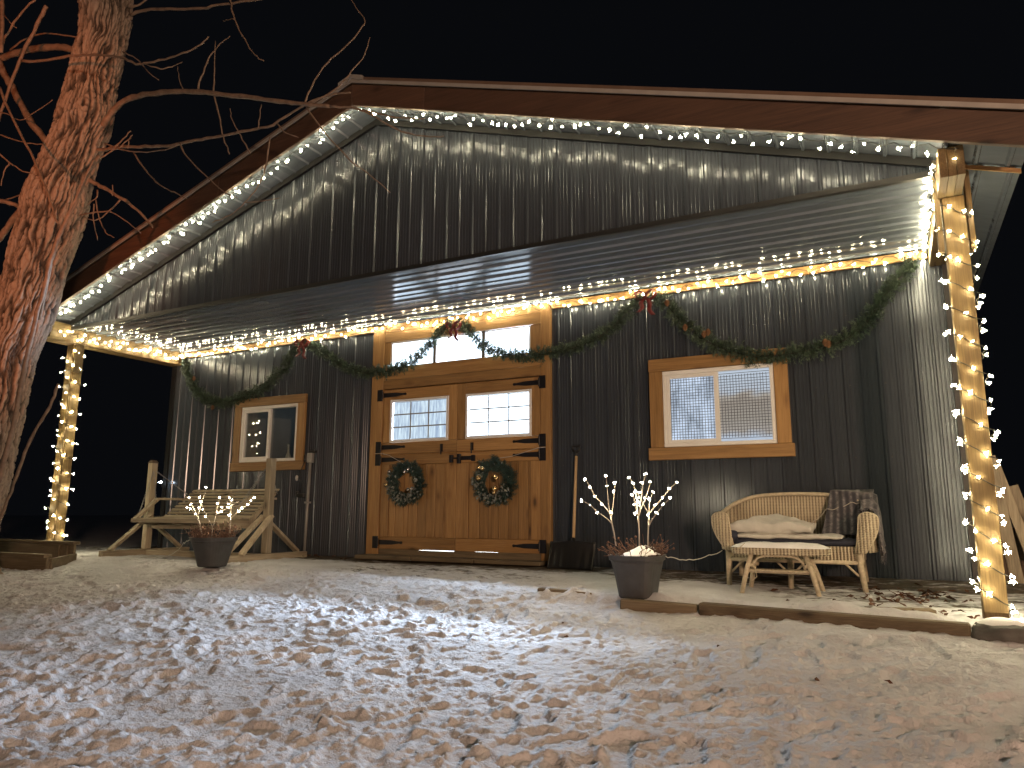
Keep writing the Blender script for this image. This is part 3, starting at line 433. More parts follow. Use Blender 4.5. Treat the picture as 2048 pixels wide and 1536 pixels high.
    me.polygons.add(len(q)); me.polygons.foreach_set('loop_start', np.arange(0, q.size, 4).astype('i4')); me.polygons.foreach_set('loop_total', np.full(len(q), 4, 'i4'))
    me.polygons.foreach_set('use_smooth', np.ones(len(q), bool)); me.update(); me.validate()
    at = me.attributes.new('bare', 'FLOAT', 'POINT'); at.data.foreach_set('value', bare.ravel().astype('f4'))
    me.materials.append(MSNOWG); o = bpy.data.objects.new('snowy_ground', me); COL.objects.link(o); o['kind'] = 'structure'
    return o
make_ground()

# ------------------------------------------------------------------ the barn
XL, XR, YG, YF = -5.15, 5.215, -1.785, -2.2      # porch bay, gable plane, fascia plane
HS, HB, XM, ZP, SL = 2.98, 2.80, 0.033, 4.752, 0.322
def zroof(x): return ZP-SL*abs(x-XM)
barn = thing('barn', (0, 0, 0), 'dark steel clad barn with a gabled porch, wooden double doors and two windows', 'barn')

def rib_profile(x0, x1, origin):
    # corrugated sheet profile: major rib, minor rib, pencil beads; returns [(x, out)]
    P = 0.1524; pr = []
    k0 = int(math.floor((x0-origin)/P))-1; k1 = int(math.ceil((x1-origin)/P))+1
    for k in range(k0, k1+1):
        c = origin+k*P
        if k % 2 == 0: pr += [(c-.022,0),(c-.010,.019),(c+.010,.019),(c+.022,0)]
        else: pr += [(c-.016,0),(c-.007,.011),(c+.007,.011),(c+.016,0)]
        for q in (0.27, 0.5, 0.73):
            b = c+q*P; pr += [(b-.006,0),(b-.002,.0032),(b+.002,.0032),(b+.006,0)]
    pr = sorted(pr); out = []
    def at(x):
        for (a, da), (b, db) in zip(pr, pr[1:]):
            if a <= x <= b: return da+(db-da)*(x-a)/max(b-a, 1e-9)
        return 0
    out = [(x0, at(x0))]+[p for p in pr if x0+1e-4 < p[0] < x1-1e-4]+[(x1, at(x1))]
    return out
def sheet(prof, zlo, zhi, mk, holes=(), cuts=()):
    m = M()
    xs = [p[0] for p in prof]
    pr = list(prof)
    for h in holes:
        for e in h[:2]:
            if xs[0] < e < xs[-1]:
                for i in range(len(pr)-1):
                    if pr[i][0] < e < pr[i+1][0]:
                        t = (e-pr[i][0])/(pr[i+1][0]-pr[i][0]); pr.insert(i+1, (e, pr[i][1]+(pr[i+1][1]-pr[i][1])*t)); break
    for (a, da), (b, db) in zip(pr, pr[1:]):
        if b-a < 1e-6: continue
        mid = (a+b)/2; spans = [(zlo, None)]
        segs = []
        hs = sorted([h for h in holes if h[0] < mid < h[1]], key=lambda h: h[2])
        z = (zlo(a), zlo(b))
        for h in hs:
            if h[2] > z[0]+1e-4: segs.append((z[0], z[1], h[2], h[2]))
            z = (h[3], h[3])
        if zhi(a) > z[0]+1e-5 or zhi(b) > z[1]+1e-5: segs.append((z[0], z[1], zhi(a), zhi(b)))
        for s0, s1, t0, t1 in segs:
            m.add([mk(a, da, s0), mk(b, db, s1), mk(b, db, t1), mk(a, da, t0)], [(0,1,2,3)])
    return m
HOLES = [(-1.20, 1.22, -0.5, 2.96), (2.63, 3.79, 1.17, 2.01), (-3.70, -2.58, 1.18, 2.01)]
WL, WR = -5.315, 5.385
x = WL
while x < WR-0.02:
    b = min(x+0.9144, WR)
    part('siding_sheet', sheet(rib_profile(x, b, WL), lambda t: -0.2, lambda t: HS-0.002, lambda t, d, z: (t, -d, z), HOLES), MSIDE, barn)
    x = b
x = XL
while x < XR-0.02:
    b = min(x+0.9144, XR)
    part('gable_sheet', sheet(rib_profile(x, b, XL), lambda t: HS+0.004, lambda t: zroof(t)-0.012, lambda t, d, z: (t, YG-d, z)), MSIDE, barn)
    x = b
m = M()
for k in range(0, 70, 2):
    for z in (0.35, 1.02, 1.72, 2.42):
        xx = WL+k*.1524+.04+RNG.normal(0,.004)
        if not any(h[0]-.15 < xx < h[1]+.15 and h[2]-.15 < z < h[3]+.15 for h in HOLES) and xx < WR-.05: m.tube([(xx,.0,z),(xx,-.006,z)], .0075, 6)
for k in range(0, 68, 2):
    for z in (3.35, 3.95, 4.4):
        xx = XL+k*.1524+.04+RNG.normal(0,.004)
        if z < zroof(xx)-.12: m.tube([(xx,YG,z),(xx,YG-.006,z)], .0075, 6)
part('screws', m, MTRIM, barn, kind='stuff')
# porch ceiling sheets, ribs along the barn front
for (y0, y1) in ((YG, -0.89), (-0.89, -0.002)):
    for (x0, x1) in ((XL, -1.75), (-1.75, 1.7), (1.7, XR)):
        m = M(); pr = [p for p in rib_profile(y0, y1, YG+.04) if p[1] == 0 or p[1] > .004]
        for (a, da), (b, db) in zip(pr, pr[1:]): m.add([(x0,a,HS-da), (x1,a,HS-da), (x1,b,HS-db), (x0,b,HS-db)], [(0,1,2,3)])
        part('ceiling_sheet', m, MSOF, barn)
# underside of the rake and of the eaves
def plain_ribs(x0, x1):
    out = [(x0, 0)]; x = x0+.08
    while x < x1-.03: out += [(x-.020,0),(x-.009,.018),(x+.009,.018),(x+.020,0)]; x += .1905
    return out+[(x1, 0)]
def under(x0, x1, y0, y1):
    m = M(); pr = plain_ribs(x0, x1)
    for (a, da), (b, db) in zip(pr, pr[1:]): m.add([(a,y0,zroof(a)-da), (a,y1,zroof(a)-da), (b,y1,zroof(b)-db), (b,y0,zroof(b)-db)], [(0,1,2,3)])
    return m
for (x0, x1) in ((-5.72,-3.5),(-3.5,-1.2),(-1.2,XM),(XM,1.2),(1.2,3.5),(3.5,5.76)):
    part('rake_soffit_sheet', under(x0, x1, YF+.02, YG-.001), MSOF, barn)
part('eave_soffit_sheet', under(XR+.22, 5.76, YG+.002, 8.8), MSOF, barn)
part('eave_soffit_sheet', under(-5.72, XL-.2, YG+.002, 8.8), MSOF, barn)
# roof sheets, ridge cap, rake trim, fascia boards
def slab(x0, x1, y0, y1, d0, d1):
    m = M(); pts = []
    for y in (y0, y1):
        for xx, d in ((x0,d0),(x1,d0),(x1,d1),(x0,d1)): pts.append((xx, y, zroof(xx)+d))
    return m.add(pts, [(0,1,2,3),(7,6,5,4),(0,4,5,1),(1,5,6,2),(2,6,7,3),(3,7,4,0)])
for (x0, x1) in ((-5.78, XM), (XM, 5.83)):
    part('roof_sheet', slab(x0, x1, YF-.06, 8.9, .215, .262), MROOF, barn)
    part('rake_trim', slab(x0, x1, YF-.075, YF-.063, .185, .222), MGREY, barn)
    part('gable_trim', slab(x0 if x0 > 0 else XL-.02, min(x1, XR), YG-.045, YG-.022, -.068, -.004), MTRIM, barn)
m = M(); m.add([(XM-.16,YF-.085,zroof(XM-.16)+.27),(XM,YF-.085,ZP+.275),(XM+.16,YF-.085,zroof(XM+.16)+.27),(XM+.16,YF-.085,zroof(XM+.16)+.225),(XM,YF-.085,ZP+.225),(XM-.16,YF-.085,zroof(XM-.16)+.225)]+
               [(XM-.16,8.9,zroof(XM-.16)+.27),(XM,8.9,ZP+.275),(XM+.16,8.9,zroof(XM+.16)+.27),(XM+.16,8.9,zroof(XM+.16)+.225),(XM,8.9,ZP+.225),(XM-.16,8.9,zroof(XM-.16)+.225)],
        [(0,1,4,5),(1,2,3,4),(6,11,10,7),(7,10,9,8),(0,6,7,1),(1,7,8,2),(2,8,9,3),(3,9,10,4),(4,10,11,5),(5,11,6,0)])
part('ridge_cap', m, MGREY, barn)
for (x0, x1) in ((-5.74, -1.9), (-1.897, XM-.002), (XM+.002, 0.95), (0.953, 5.79)):
    part('fascia_board', slab(x0, x1, YF-.04, YF, -.055, .183), wood('fascia', 'x'), barn, bevel=.004)
part('rafter_trim', slab(XR+.19, 5.75, YG-.02, YG-.001, -.052, -.022), wood('cedar', 'x'), barn)
part('corner_trim', M().box(WL-.03, WL+.05, -.03, .05, -.2, HB), MTRIM, barn)
part('corner_trim', M().box(WR-.05, WR+.03, -.03, .05, -.2, HB), MTRIM, barn)
part('gable_base_trim', M().box(XL-.012, XR, YG-.03, YG+.012, HS-.032, HS+.012), MTRIM, barn)
# side walls of the barn behind
for xx, s in ((WL-.005, -1), (WR+.005, 1)):
    m = M(); pr = rib_profile(0.05, 8.6, 0.05)
    for (a, da), (b, db) in zip(pr, pr[1:]): m.add([(xx+s*da,a,-.3),(xx+s*db,b,-.3),(xx+s*db,b,3.04),(xx+s*da,a,3.04)], [(0,1,2,3)])
    part('side_wall', m, MSIDE, barn)
m = M(); m.add([(WL,8.6,-.3),(WR,8.6,-.3),(WR,8.6,3.05),(XM,8.6,ZP),(WL,8.6,3.05)], [(0,1,2,3,4)]); part('rear_wall', m, MSIDE, barn)
# white room behind the doors
m = M(); rx0, rx1, ry0, ry1, rz0, rz1 = -2.3, 2.5, .07, 3.6, 0.0, 2.965
m.add([(rx0,ry0,rz0),(rx1,ry0,rz0),(rx1,ry1,rz0),(rx0,ry1,rz0),(rx0,ry0,rz1),(rx1,ry0,rz1),(rx1,ry1,rz1),(rx0,ry1,rz1)], [(0,1,2,3),(7,6,5,4),(1,2,6,5),(2,3,7,6),(3,0,4,7)])
for bx0, bx1 in ((rx0, -1.21), (1.23, rx1)): m.add([(bx0,.07,0),(bx1,.07,0),(bx1,.07,rz1),(bx0,.07,rz1)], [(0,1,2,3)])
part('room', m, MINT, barn, recalc=False)
m = M(); m.add([(-3.85,.03,1.0),(-2.45,.03,1.0),(-2.45,1.3,1.0),(-3.85,1.3,1.0),(-3.85,.03,2.3),(-2.45,.03,2.3),(-2.45,1.3,2.3),(-3.85,1.3,2.3)], [(0,1,2,3),(7,6,5,4),(1,2,6,5),(2,3,7,6),(3,0,4,7)])
part('stall', m, MDARKINT, barn, recalc=False)
# ledger, porch beams, posts
for (a, b) in ((XL, -1.31), (1.325, XR+.012)): part('ledger_board', M().box(a, b, -.055, -.022, 2.875, 2.958), wood('cedar', 'x'), barn, bevel=.003)
PC, PX = wood('pine', 'z'), wood('pine', 'y')
def beam(xa, xb, ye):
    top = min(zroof(xa), zroof(xb))-.012; w = (xb-xa)/3; r = []
    for i in range(3):
        o = part('beam_ply', M().box(xa+i*w+.001, xa+(i+1)*w-.001, ye+.006*(i % 2), -.004, HB, top), PX, barn, bevel=.003); r.append(o)
beam(5.235, 5.392, -2.115); beam(-5.302, -5.152, -2.09)
part('beam_lip', M().box(-5.36, -5.135, -2.17, -.02, HB-.03, HB-.002), PX, barn, bevel=.003)
def post(xc, zb, scab_sides, zs):
    p = part('post', M().box(xc-.072, xc+.072, -1.705, -1.575, zb, HB-.003), PC, barn, bevel=.005)
    part('face_board', M().box(xc-.070, xc+.070, -1.727, -1.707, zb+.16, HB-.004), PC, p, bevel=.003)
    for s in scab_sides:
        a, b = (xc+.082, xc+.118) if s > 0 else (xc-.118, xc-.082)
        part('scab_board', M().box(a, b, -1.715, -1.60, zs, zroof(xc)-.06 if s > 0 and xc > 0 else 2.97), PC, p, bevel=.003)
    return p
post(5.332, -.32, (1, -1), 2.39); post(-5.268, -.2, (1,), 2.38)

# ------------------------------------------------------------------ doors
CX, CZ, CY = wood('cedar', 'x'), wood('cedar', 'z'), wood('cedar', 'y')
fr = part('door_frame', M().box(-1.298, -1.112, -.062, .05, -.10, 2.955), CZ, barn, bevel=.004)
part('jamb', M().box(1.186, 1.308, -.062, .05, -.15, 2.955), CZ, fr, bevel=.004)
for (z0, z1, yy) in ((2.082, 2.198, -.060), (2.203, 2.372, -.057), (2.712, 2.842, -.058), (2.846, 2.957, -.055)):
    part('header_board', M().box(-1.110, 1.184, yy, .04, z0, z1), CX, fr, bevel=.003)
part('side_block', M().box(-1.110, -1.012, -.05, .04, 2.374, 2.710), CZ, fr, bevel=.002)
part('side_block', M().box(1.05, 1.184, -.05, .04, 2.374, 2.710), CZ, fr, bevel=.002)
part('transom_post', M().box(-.345, -.30, -.045, .03, 2.374, 2.710), wood('dark', 'z'), fr)
part('transom_post', M().box(.375, .42, -.045, .03, 2.374, 2.710), wood('dark', 'z'), fr)
tw = part('transom_window', M().box(-1.010, -.985, -.042, -.01, 2.374, 2.710).box(1.025, 1.048, -.042, -.01, 2.374, 2.710).box(-.984, 1.024, -.042, -.01, 2.686, 2.710), MVINYL, barn)
for (a, b) in ((-.984, -.346), (-.299, .374), (.421, 1.024)):
    part('pane', M().box(a, b, -.020, -.016, 2.375, 2.685), MPANEW, tw)

def hinge(parent, xp, z, tip, s, under=False):
    # T-hinge: plate on the frame, tapered strap on the leaf
    m = M().box(xp-.040, xp+.040, -.072, -.0625, z-.075, z+.075)
    m.tube([(xp+s*.043, -.068, z-.05), (xp+s*.043, -.068, z+.05)], .010, 8)
    a, b = xp+s*.05, tip
    poly = [(a, z-.030), (a+(b-a)*.55, z-.026), (a+(b-a)*.86, z-.012), (b-s*.012, z-.017), (b, z), (b-s*.012, z+.017), (a+(b-a)*.86, z+.012), (a+(b-a)*.55, z+.026), (a, z+.030)]
    m.prism(poly, 'y', -.056, -.0485)
    h = part('hinge', m, MIRON, parent)
def window9(parent, x0, x1, z0, z1, pane):
    w = part('window_frame', M().box(x0, x0+.030, -.060, -.01, z0, z1).box(x1-.030, x1, -.060, -.01, z0, z1).box(x0+.0305, x1-.0305, -.060, -.01, z1-.030, z1).box(x0+.0305, x1-.0305, -.060, -.01, z0, z0+.030), MVINYL, parent, bevel=.003)
    a, b, c, d = x0+.031, x1-.031, z0+.031, z1-.031; m = M()
    for i in (1, 2):
        t = a+(b-a)*i/3; m.box(t-.008, t+.008, -.034, -.022, c, d)
        t = c+(d-c)*i/3; m.box(a, b, -.0335, -.0225, t-.008, t+.008)
    part('muntin', m, MPIPE, parent)
    for i in range(3):
        for j in range(3):
            part('pane', M().box(a+(b-a)*i/3+.007, a+(b-a)*(i+1)/3-.007, -.0300, -.0265, c+(d-c)*j/3+.007, c+(d-c)*(j+1)/3-.007), pane, parent)
def leaf(x0, x1, left):
    up = part('upper_door', M().box(x0, x1, -.012, .0, 1.225, 1.372), CX, barn)
    wx0, wx1 = (-.987, -.088) if left else (.160, 1.064)
    part('stile', M().box(x0, wx0, -.047, 0, 1.375, 2.066), CZ, up, bevel=.003)
    part('stile', M().box(wx1, x1, -.047, 0, 1.375, 2.066), CZ, up, bevel=.003)
    part('rail', M().box(x0, x1, -.048, -.013, 1.226, 1.371), CX, up, bevel=.003)
    part('rail', M().box(wx0, wx1, -.046, 0, 1.934, 2.066), CX, up, bevel=.003)
    window9(up, wx0+.002, wx1-.002, 1.376, 1.930, MPANEF if left else MPANEW)
    lo = part('lower_door', M().box(x0, x1, -.022, -.014, .040, 1.212), CZ, barn)
    zb = (.030, .034) if left else (.034, .030)
    part('rail', M().box(x0, x1, -.048, -.024, 1.088, 1.214), CX, lo, bevel=.003)
    part('rail', M().box(x0, x1, -.048, -.024, .032, .180), CX, lo, bevel=.003)
    ed = [-.972, -.870, -.740, -.670, -.532, -.403, -.269, -.147] if left else [.222, .360, .490, .620, .749, .885, 1.014, 1.048]
    sl = (x0, -.975, -.103, x1) if left else (x0, .210, 1.05, x1)
    part('stile', M().box(sl[0], sl[1], -.047, -.024, .183, 1.085), CZ, lo, bevel=.003)
    part('stile', M().box(sl[2], sl[3], -.047, -.024, .183, 1.085), CZ, lo, bevel=.003)
    ed2 = ed+[sl[2]]
    if not left: ed2[0] = .212
    for a, b in zip(ed2, ed2[1:]):
        if b-a > .01: part('plank', M().box(a+.004, b-.004, -.037, -.0235, .184, 1.084), CZ, lo, bevel=.0035)
    s = 1 if left else -1; xp = -1.150 if left else 1.212; tip = -.735 if left else .814
    hinge(up, xp, 2.0, tip, s); hinge(up, xp, 1.315, tip, s); hinge(lo, xp, 1.155, tip, s); hinge(lo, xp, .112, tip, s)
    return up, lo
uL, lL = leaf(-1.100, .033, True); uR, lR = leaf(.039, 1.176, False)
part('leaf_light_block', M().box(-1.108, 1.184, .002, .035, 2.03, 2.080).box(-1.108, -1.06, .002, .035, .03, 2.029).box(1.14, 1.184, .002, .035, .03, 2.029).box(-1.059, 1.139, .002, .03, 1.19, 1.25), CZ, fr)  # unseen strips added to block light leaking around the leaves
part('seam_light_block', M().box(0.006, .066, .002, .034, .03, 1.189).box(0.006, .066, .002, .034, 1.251, 2.029), CZ, fr)  # unseen strips added to stop light at the centre seam
part('sill_light_block', M().box(-1.11, -.50, -.04, .06, -.09, .031).box(-.499, .02, -.04, .06, -.09, .022).box(.021, .30, -.04, .06, -.09, .032).box(.301, .62, -.04, .06, -.09, .028).box(.621, 1.184, -.04, .06, -.09, .033), wood('old','x'), fr)  # added to block light under the doors; stepped tops leave thin gaps
# slide bolts
m = M()
m.tube([(-.045,-.072,1.142),(.30,-.072,1.142)], .011, 8)
for a, h in ((-.025,.05),(.085,.065),(.285,.04)): m.box(a-.022, a+.022, -.085, -.0485, 1.142-h, 1.142+h*.8)
m.box(.05, .30, -.0565, -.049, 1.118, 1.166); part('bolt', m, MIRON, lR, bevel=.003)
for xx, o in ((-.183, uL), (.257, uR)):
    m = M().box(xx-.019, xx+.019, -.058, -.049, 1.232, 1.328); m.tube([(xx,-.064,1.32),(xx,-.064,1.195)], .008, 6); part('bolt', m, MIRON, o)
# white twine tied around the hinges
part('twine', M().tube([(-1.195,-.075,1.238),(-1.10,-.078,1.24),(-.98,-.06,1.21),(-.80,-.06,1.125),(-.70,-.11,1.08)], .003, 5), MWIREW, lL)
part('twine', M().tube([(1.255,-.075,1.232),(1.165,-.08,1.228),(1.0,-.062,1.19),(.80,-.062,1.14),(.65,-.11,1.12)], .003, 5), MWIREW, lR)
# worn threshold boards
for i, (a, b) in enumerate(((-1.25,-.42),(-.41,.44),(.45,1.28))):
    part('threshold_board', M().box(a, b, -.34+.02*i, .02, -.085, -.035-.004*i), wood('old', 'x'), barn, bevel=.006)

# ------------------------------------------------------------------ windows
def window(x0, x1, z0, z1, ox0, ox1, oz0, oz1, kind):
    w = part('window', M().box(x0, x1, -.055, .03, z1-.045, z1).box(x0, x1, -.055, .03, z0, z0+.04).box(x0, x0+.04, -.055, .03, z0+.0405, z1-.0455).box(x1-.04, x1, -.055, .03, z0+.0405, z1-.0455), MVINYL, barn, bevel=.004)
    part('trim_board', M().box(ox0, ox1, -.070, -.021, z1+.004, oz1), CX, w, bevel=.004)
    part('trim_board', M().box(ox0-.02, ox1+.02, -.075, -.021, oz0, z0-.004), CX, w, bevel=.004)
    part('trim_board', M().box(ox0+.005, x0-.003, -.068, -.021, z0-.002, z1+.002), CZ, w, bevel=.004)
    part('trim_board', M().box(x1+.003, ox1-.005, -.068, -.021, z0-.002, z1+.002), CZ, w, bevel=.004)
    xm = (x0+x1)/2
    sa = part('sash', M().box(x0+.041, x0+.075, -.046, .0, z0+.041, z1-.046).box(xm-.03, xm+.018, -.046, .0, z0+.041, z1-.046).box(x0+.0755, xm-.0305, -.046, .0, z1-.085, z1-.046).box(x0+.0755, xm-.0305, -.046, .0, z0+.041, z0+.075), MVINYL, w, bevel=.003)
    if kind == 'frosted':
        part('pane', M().box(x0+.076, xm-.031, -.020, -.015, z0+.076, z1-.086), MPANER, w)
        part('pane', M().box(xm+.019, x1-.041, -.008, -.003, z0+.041, z1-.046), MPANEB, w)
        m = M(); n = 0; px = x0+.09
        for i in range(1, 35):
            t = x0+.045+(x1-x0-.09)*i/35; yy = -.026
            if abs(t-xm) > .04: m.bar((t,yy,z0+.078),(t+RNG.normal(0,.002),yy,z1-.088), .0044, .0044)
        for i in range(1, 25):
            t = z0+.04+(z1-z0-.085)*i/25
            m.bar((x0+.077,-.0295,t),(xm-.032,-.0295,t+RNG.normal(0,.002)), .0044, .0044); m.bar((xm+.02,-.0295,t),(x1-.042,-.0295,t+RNG.normal(0,.002)), .0044, .0044)
        part('wire_grid', m, MMESH, w)
    else:
        part('pane', M().box(x0+.076, xm-.031, -.020, -.015, z0+.076, z1-.086), MGLASS, w)
        part('pane', M().box(xm+.019, x1-.041, -.008, -.003, z0+.041, z1-.046), MGLASS, w)
        part('sill', M().box(x0+.02, x1-.02, .031, .22, z0-.01, z0+.02), MVINYL, w)
    return w
window(2.640, 3.784, 1.180, 2.000, 2.490, 3.925, 1.045, 2.140, 'frosted')
window(-3.690, -2.590, 1.190, 2.000, -3.830, -2.450, 1.062, 2.125, 'clear')
# ------------------------------------------------------------------ the tree
def make_tree():
    t = thing('tree', (-4.52, -3.2, -0.34), 'big bare leaning tree with deeply furrowed orange lit bark beside the barn', 'tree')
    prof = sorted(TRUNK, key=lambda p: p[1]); zs = np.array([p[1] for p in prof]); cx = np.array([p[0] for p in prof]); rr = np.array([p[2] for p in prof])
    nz, na = 860, 250; Zr = np.linspace(zs[0], zs[-1], nz); C0 = np.interp(Zr, zs, cx); R0 = np.interp(Zr, zs, rr)
    k = np.ones(15)/15; pad = lambda a: np.convolve(np.pad(a, 7, 'edge'), k, 'valid'); C0 = pad(C0); R0 = pad(R0)
    A = np.linspace(0, 2*np.pi, na, endpoint=False); AA, ZZ = np.meshgrid(A, Zr)
    sx = AA/(2*np.pi)*34
    def per(fx, fz, sd): # periodic noise round the trunk
        w = AA/(2*np.pi); a = vn(w*fx, ZZ*fz, sd); b = vn((w-1)*fx, ZZ*fz, sd); s = w*w*(3-2*w); return a*(1-s)+b*s
    def worley(nc, hz, sd, warp):
        # cracked plates: distance between the two nearest cell points, wrapped round the trunk
        u = AA/(2*np.pi)*nc+warp; v = ZZ/hz+50; ui = np.floor(u).astype(int); vi = np.floor(v).astype(int)
        d1 = np.full(u.shape, 9.0); d2 = np.full(u.shape, 9.0); pid = np.zeros(u.shape)
        for a in (-1,0,1):
            for b in (-1,0,1):
                ci = ui+a; cj = vi+b; cm = np.mod(ci, nc)
                jx = _LAT[(cm*7+sd) & 255, (cj*13+sd*3) & 255]; jy = _LAT[(cm*11+sd*5) & 255, (cj*5+sd) & 255]
                d = np.sqrt((u-ci-jx)**2+(v-cj-jy)**2)
                m1 = d < d1; d2 = np.where(m1, d1, np.minimum(d2, d)); pid = np.where(m1, jx*.5+jy*.5, pid); d1 = np.where(m1, d, d1)
        return d2-d1, pid
    wp = (per(12, 2.2, 21)-.5)*1.3+(per(30, 7, 27)-.5)*.7
    e1, p1 = worley(38, .52, 3, wp*1.5); e2, p2 = worley(76, .11, 8, wp*2.6)
    fur = 1-sm(0.03, .34, e1)
    h = -0.034*fur-0.014*(1-sm(0.02, .30, e2))+(p1-.5)*0.018+(p2-.5)*0.012+(per(90, 30, 25)-.5)*0.009
    lump = (per(5, 1.1, 26)-.5)*0.05
    RR = R0[:,None]+h+lump
    X = C0[:,None]+RR*np.cos(AA)*0.98; Y = -3.2+RR*np.sin(AA)
    m = M(); m.v = list(zip(X.ravel().tolist(), Y.ravel().tolist(), ZZ.ravel().tolist()))
    for i in range(nz-1):
        for j in range(na):
            q = (j+1) % na; m.f.append((i*na+j, i*na+q, (i+1)*na+q, (i+1)*na+j))
    o = part('trunk', m, MBARK, t, smooth=False, recalc=False)
    at = o.data.attributes.new('groove_shade', 'FLOAT', 'POINT'); at.data.foreach_set('value', sm(-0.046, 0.004, h).ravel().astype('f4'))
    o.data.polygons.foreach_set('use_smooth', [True]*len(o.data.polygons))
    for (nm, r0, r1, pl) in BRANCHES:
        # smooth the polyline and give it knuckles
        P = [Vector(p) for p in pl]; pts = []
        for i in range(len(P)-1):
            p0 = P[max(i-1,0)]; p1 = P[i]; p2 = P[i+1]; p3 = P[min(i+2,len(P)-1)]
            for s in range(4):
                u = s/4; pts.append(0.5*((2*p1)+(p2-p0)*u+(2*p0-5*p1+4*p2-p3)*u*u+(3*p1-p0-3*p2+p3)*u**3))
        pts.append(P[-1]); n = len(pts)
        rs = [max((r0+(r1-r0)*i/(n-1))*.8, .0022)*(1+.16*((i*7) % 5-2)/2*(0.7 if i else 0)) for i in range(n)]
        pts = [p+Vector((RNG.normal(0,.003),RNG.normal(0,.004),RNG.normal(0,.003))) if 0 < i < n-1 else p for i, p in enumerate(pts)]
        part({'limb':'branch','vine':'branch','sapling':'branch'}.get(nm, nm), M().tube(pts, rs, 7), MBRANCH, t, smooth=True)
make_tree()

# ------------------------------------------------------------------ string lights
def glint_star(rc, spikes, L, seed):  # glowing spikes build the lens glint into the bulb's shape
    r = random.Random(seed); m = M(); m.add([(rc,0,0),(-rc,0,0),(0,rc,0),(0,-rc,0),(0,0,rc*1.5),(0,0,-rc)], [(0,2,4),(2,1,4),(1,3,4),(3,0,4),(2,0,5),(1,2,5),(3,1,5),(0,3,5)])
    for i in range(spikes):
        d = Vector((r.gauss(0,1), r.gauss(0,1), r.gauss(0,1))).normalized(); a = d.orthogonal().normalized(); b = d.cross(a); w = rc*.34
        l = L*r.uniform(.65, 1.1)
        m.add([a*w, (a*-.5+b*.87)*w, (a*-.5-b*.87)*w, d*l], [(0,1,3),(1,2,3),(2,0,3)])
    return m
BULBS = []
for i in range(5):
    me = bpy.data.meshes.new('bulb'); s = glint_star(.0046, 9, .022, i+3); me.from_pydata([tuple(p) for p in s.v], [], s.f); me.materials.append(MBULB); BULBS.append(me)
LEDS = []
for i in range(3):
    me = bpy.data.meshes.new('led'); s = glint_star(.0044, 6, .016, i+40); me.from_pydata([tuple(p) for p in s.v], [], s.f); me.materials.append(MLED); LEDS.append(me)
def bulb(parent, p, meshes=BULBS, name='bulb', sc=None):
    o = bpy.data.objects.new(name, random.choice(meshes)); L = OFF[parent.name]; o.location = (p[0]-L.x, p[1]-L.y, p[2]-L.z)
    o.rotation_euler = (random.uniform(0,6.28), random.uniform(0,6.28), random.uniform(0,6.28)); s = sc or random.uniform(.75, 1.2); o.scale = (s, s, s)
    COL.objects.link(o); o.parent = parent; return o
def strand(label, loc, wire_pts, bulbs, wmat=MWIRE, wr=.0034):
    t = thing('string_lights', loc, label, 'string lights', 'warm white string lights on the barn')
    part('wire', M().tube(wire_pts, wr, 5), wmat, t, smooth=True)
    for p in bulbs: bulb(t, p)
    return t
U = random.uniform
def rake(x0, x1, n):
    w = []; b = []
    for i in range(n*2+1):
        x = x0+(x1-x0)*i/(n*2); w.append((x, YF+.05+U(-.012,.012), zroof(x)-.062-.012*math.sin(i*1.3)+U(-.012,.012)))
    for i in range(n):
        x = x0+(x1-x0)*(i+U(.1,.9))/n; b.append((x, YF+U(.03,.12), zroof(x)-U(.045,.13)))
    return w, b
w, b = rake(-5.12, -.02, 62); strand('warm string lights along the left slope of the gable roof edge', w[0], w, b, MWIRE, .0026)
w, b = rake(.05, 5.36, 62); strand('warm string lights along the right slope of the gable roof edge', w[0], w, b, MWIRE, .0026)
w = []; b = []
for i in range(261):
    x = XL+.03+(XR-XL-.06)*i/260; w.append((x, -.075-U(0,.02), 2.905+.028*math.sin(i*.9)+U(-.012,.012)))
for i in range(128):
    x = XL+.03+(XR-XL-.06)*(i+U(.05,.95))/128; b.append((x, -.095-U(0,.03), 2.905+U(-.055,.045)))
strand('long string of warm lights along the wall under the porch ceiling', w[0], w, b)
def beamlights(xi, ya, yb, n, s):
    w = []; b = []
    for i in range(n*3+1):
        y = ya+(yb-ya)*i/(n*3); w.append((xi+s*(.012+U(0,.012)), y, 2.875+.03*math.sin(i*1.1)+U(-.012,.012)))
    for i in range(n):
        y = ya+(yb-ya)*(i+U(.1,.9))/n; b.append((xi+s*U(.028,.05), y, 2.87+U(-.05,.06)))
    return w, b
w, b = beamlights(-5.152, -2.0, -.05, 34, 1); strand('warm lights strung on the pale beam above the porch swing', w[0], w, b)
w, b = beamlights(5.233, -2.05, -.05, 36, -1); strand('warm lights strung on the porch beam above the wicker loveseat', w[0], w, b)
def spiral(xc, yc, hx, hy, z0, z1, turns, nb, so):
    w = []; b = []
    def at(t, off):
        a = -2*math.pi*turns*t+so; c, s = math.cos(a), math.sin(a); k = 1/max(abs(c)/(hx+off), abs(s)/(hy+off))
        return (xc+c*k, yc+s*k, z0+(z1-z0)*t-.045*math.cos(a))
    n = int(turns*20)
    for i in range(n+1): w.append(at(i/n, .008+.006*((i*3) % 4)))
    for i in range(nb): b.append(at((i+U(.1,.9))/nb, (.022+U(0,.026))))
    return w, b
w, b = spiral(-5.268, -1.65, .075, .080, -.0, 2.74, 13.3, 86, .4); strand('warm lights wound around the far porch post near the tree', w[0], w, b)
w, b = spiral(5.332, -1.65, .075, .080, -.14, 2.84, 15.2, 122, 1.1); strand('warm lights wound around the near porch post beside the snowy rock', w[0], w, b)

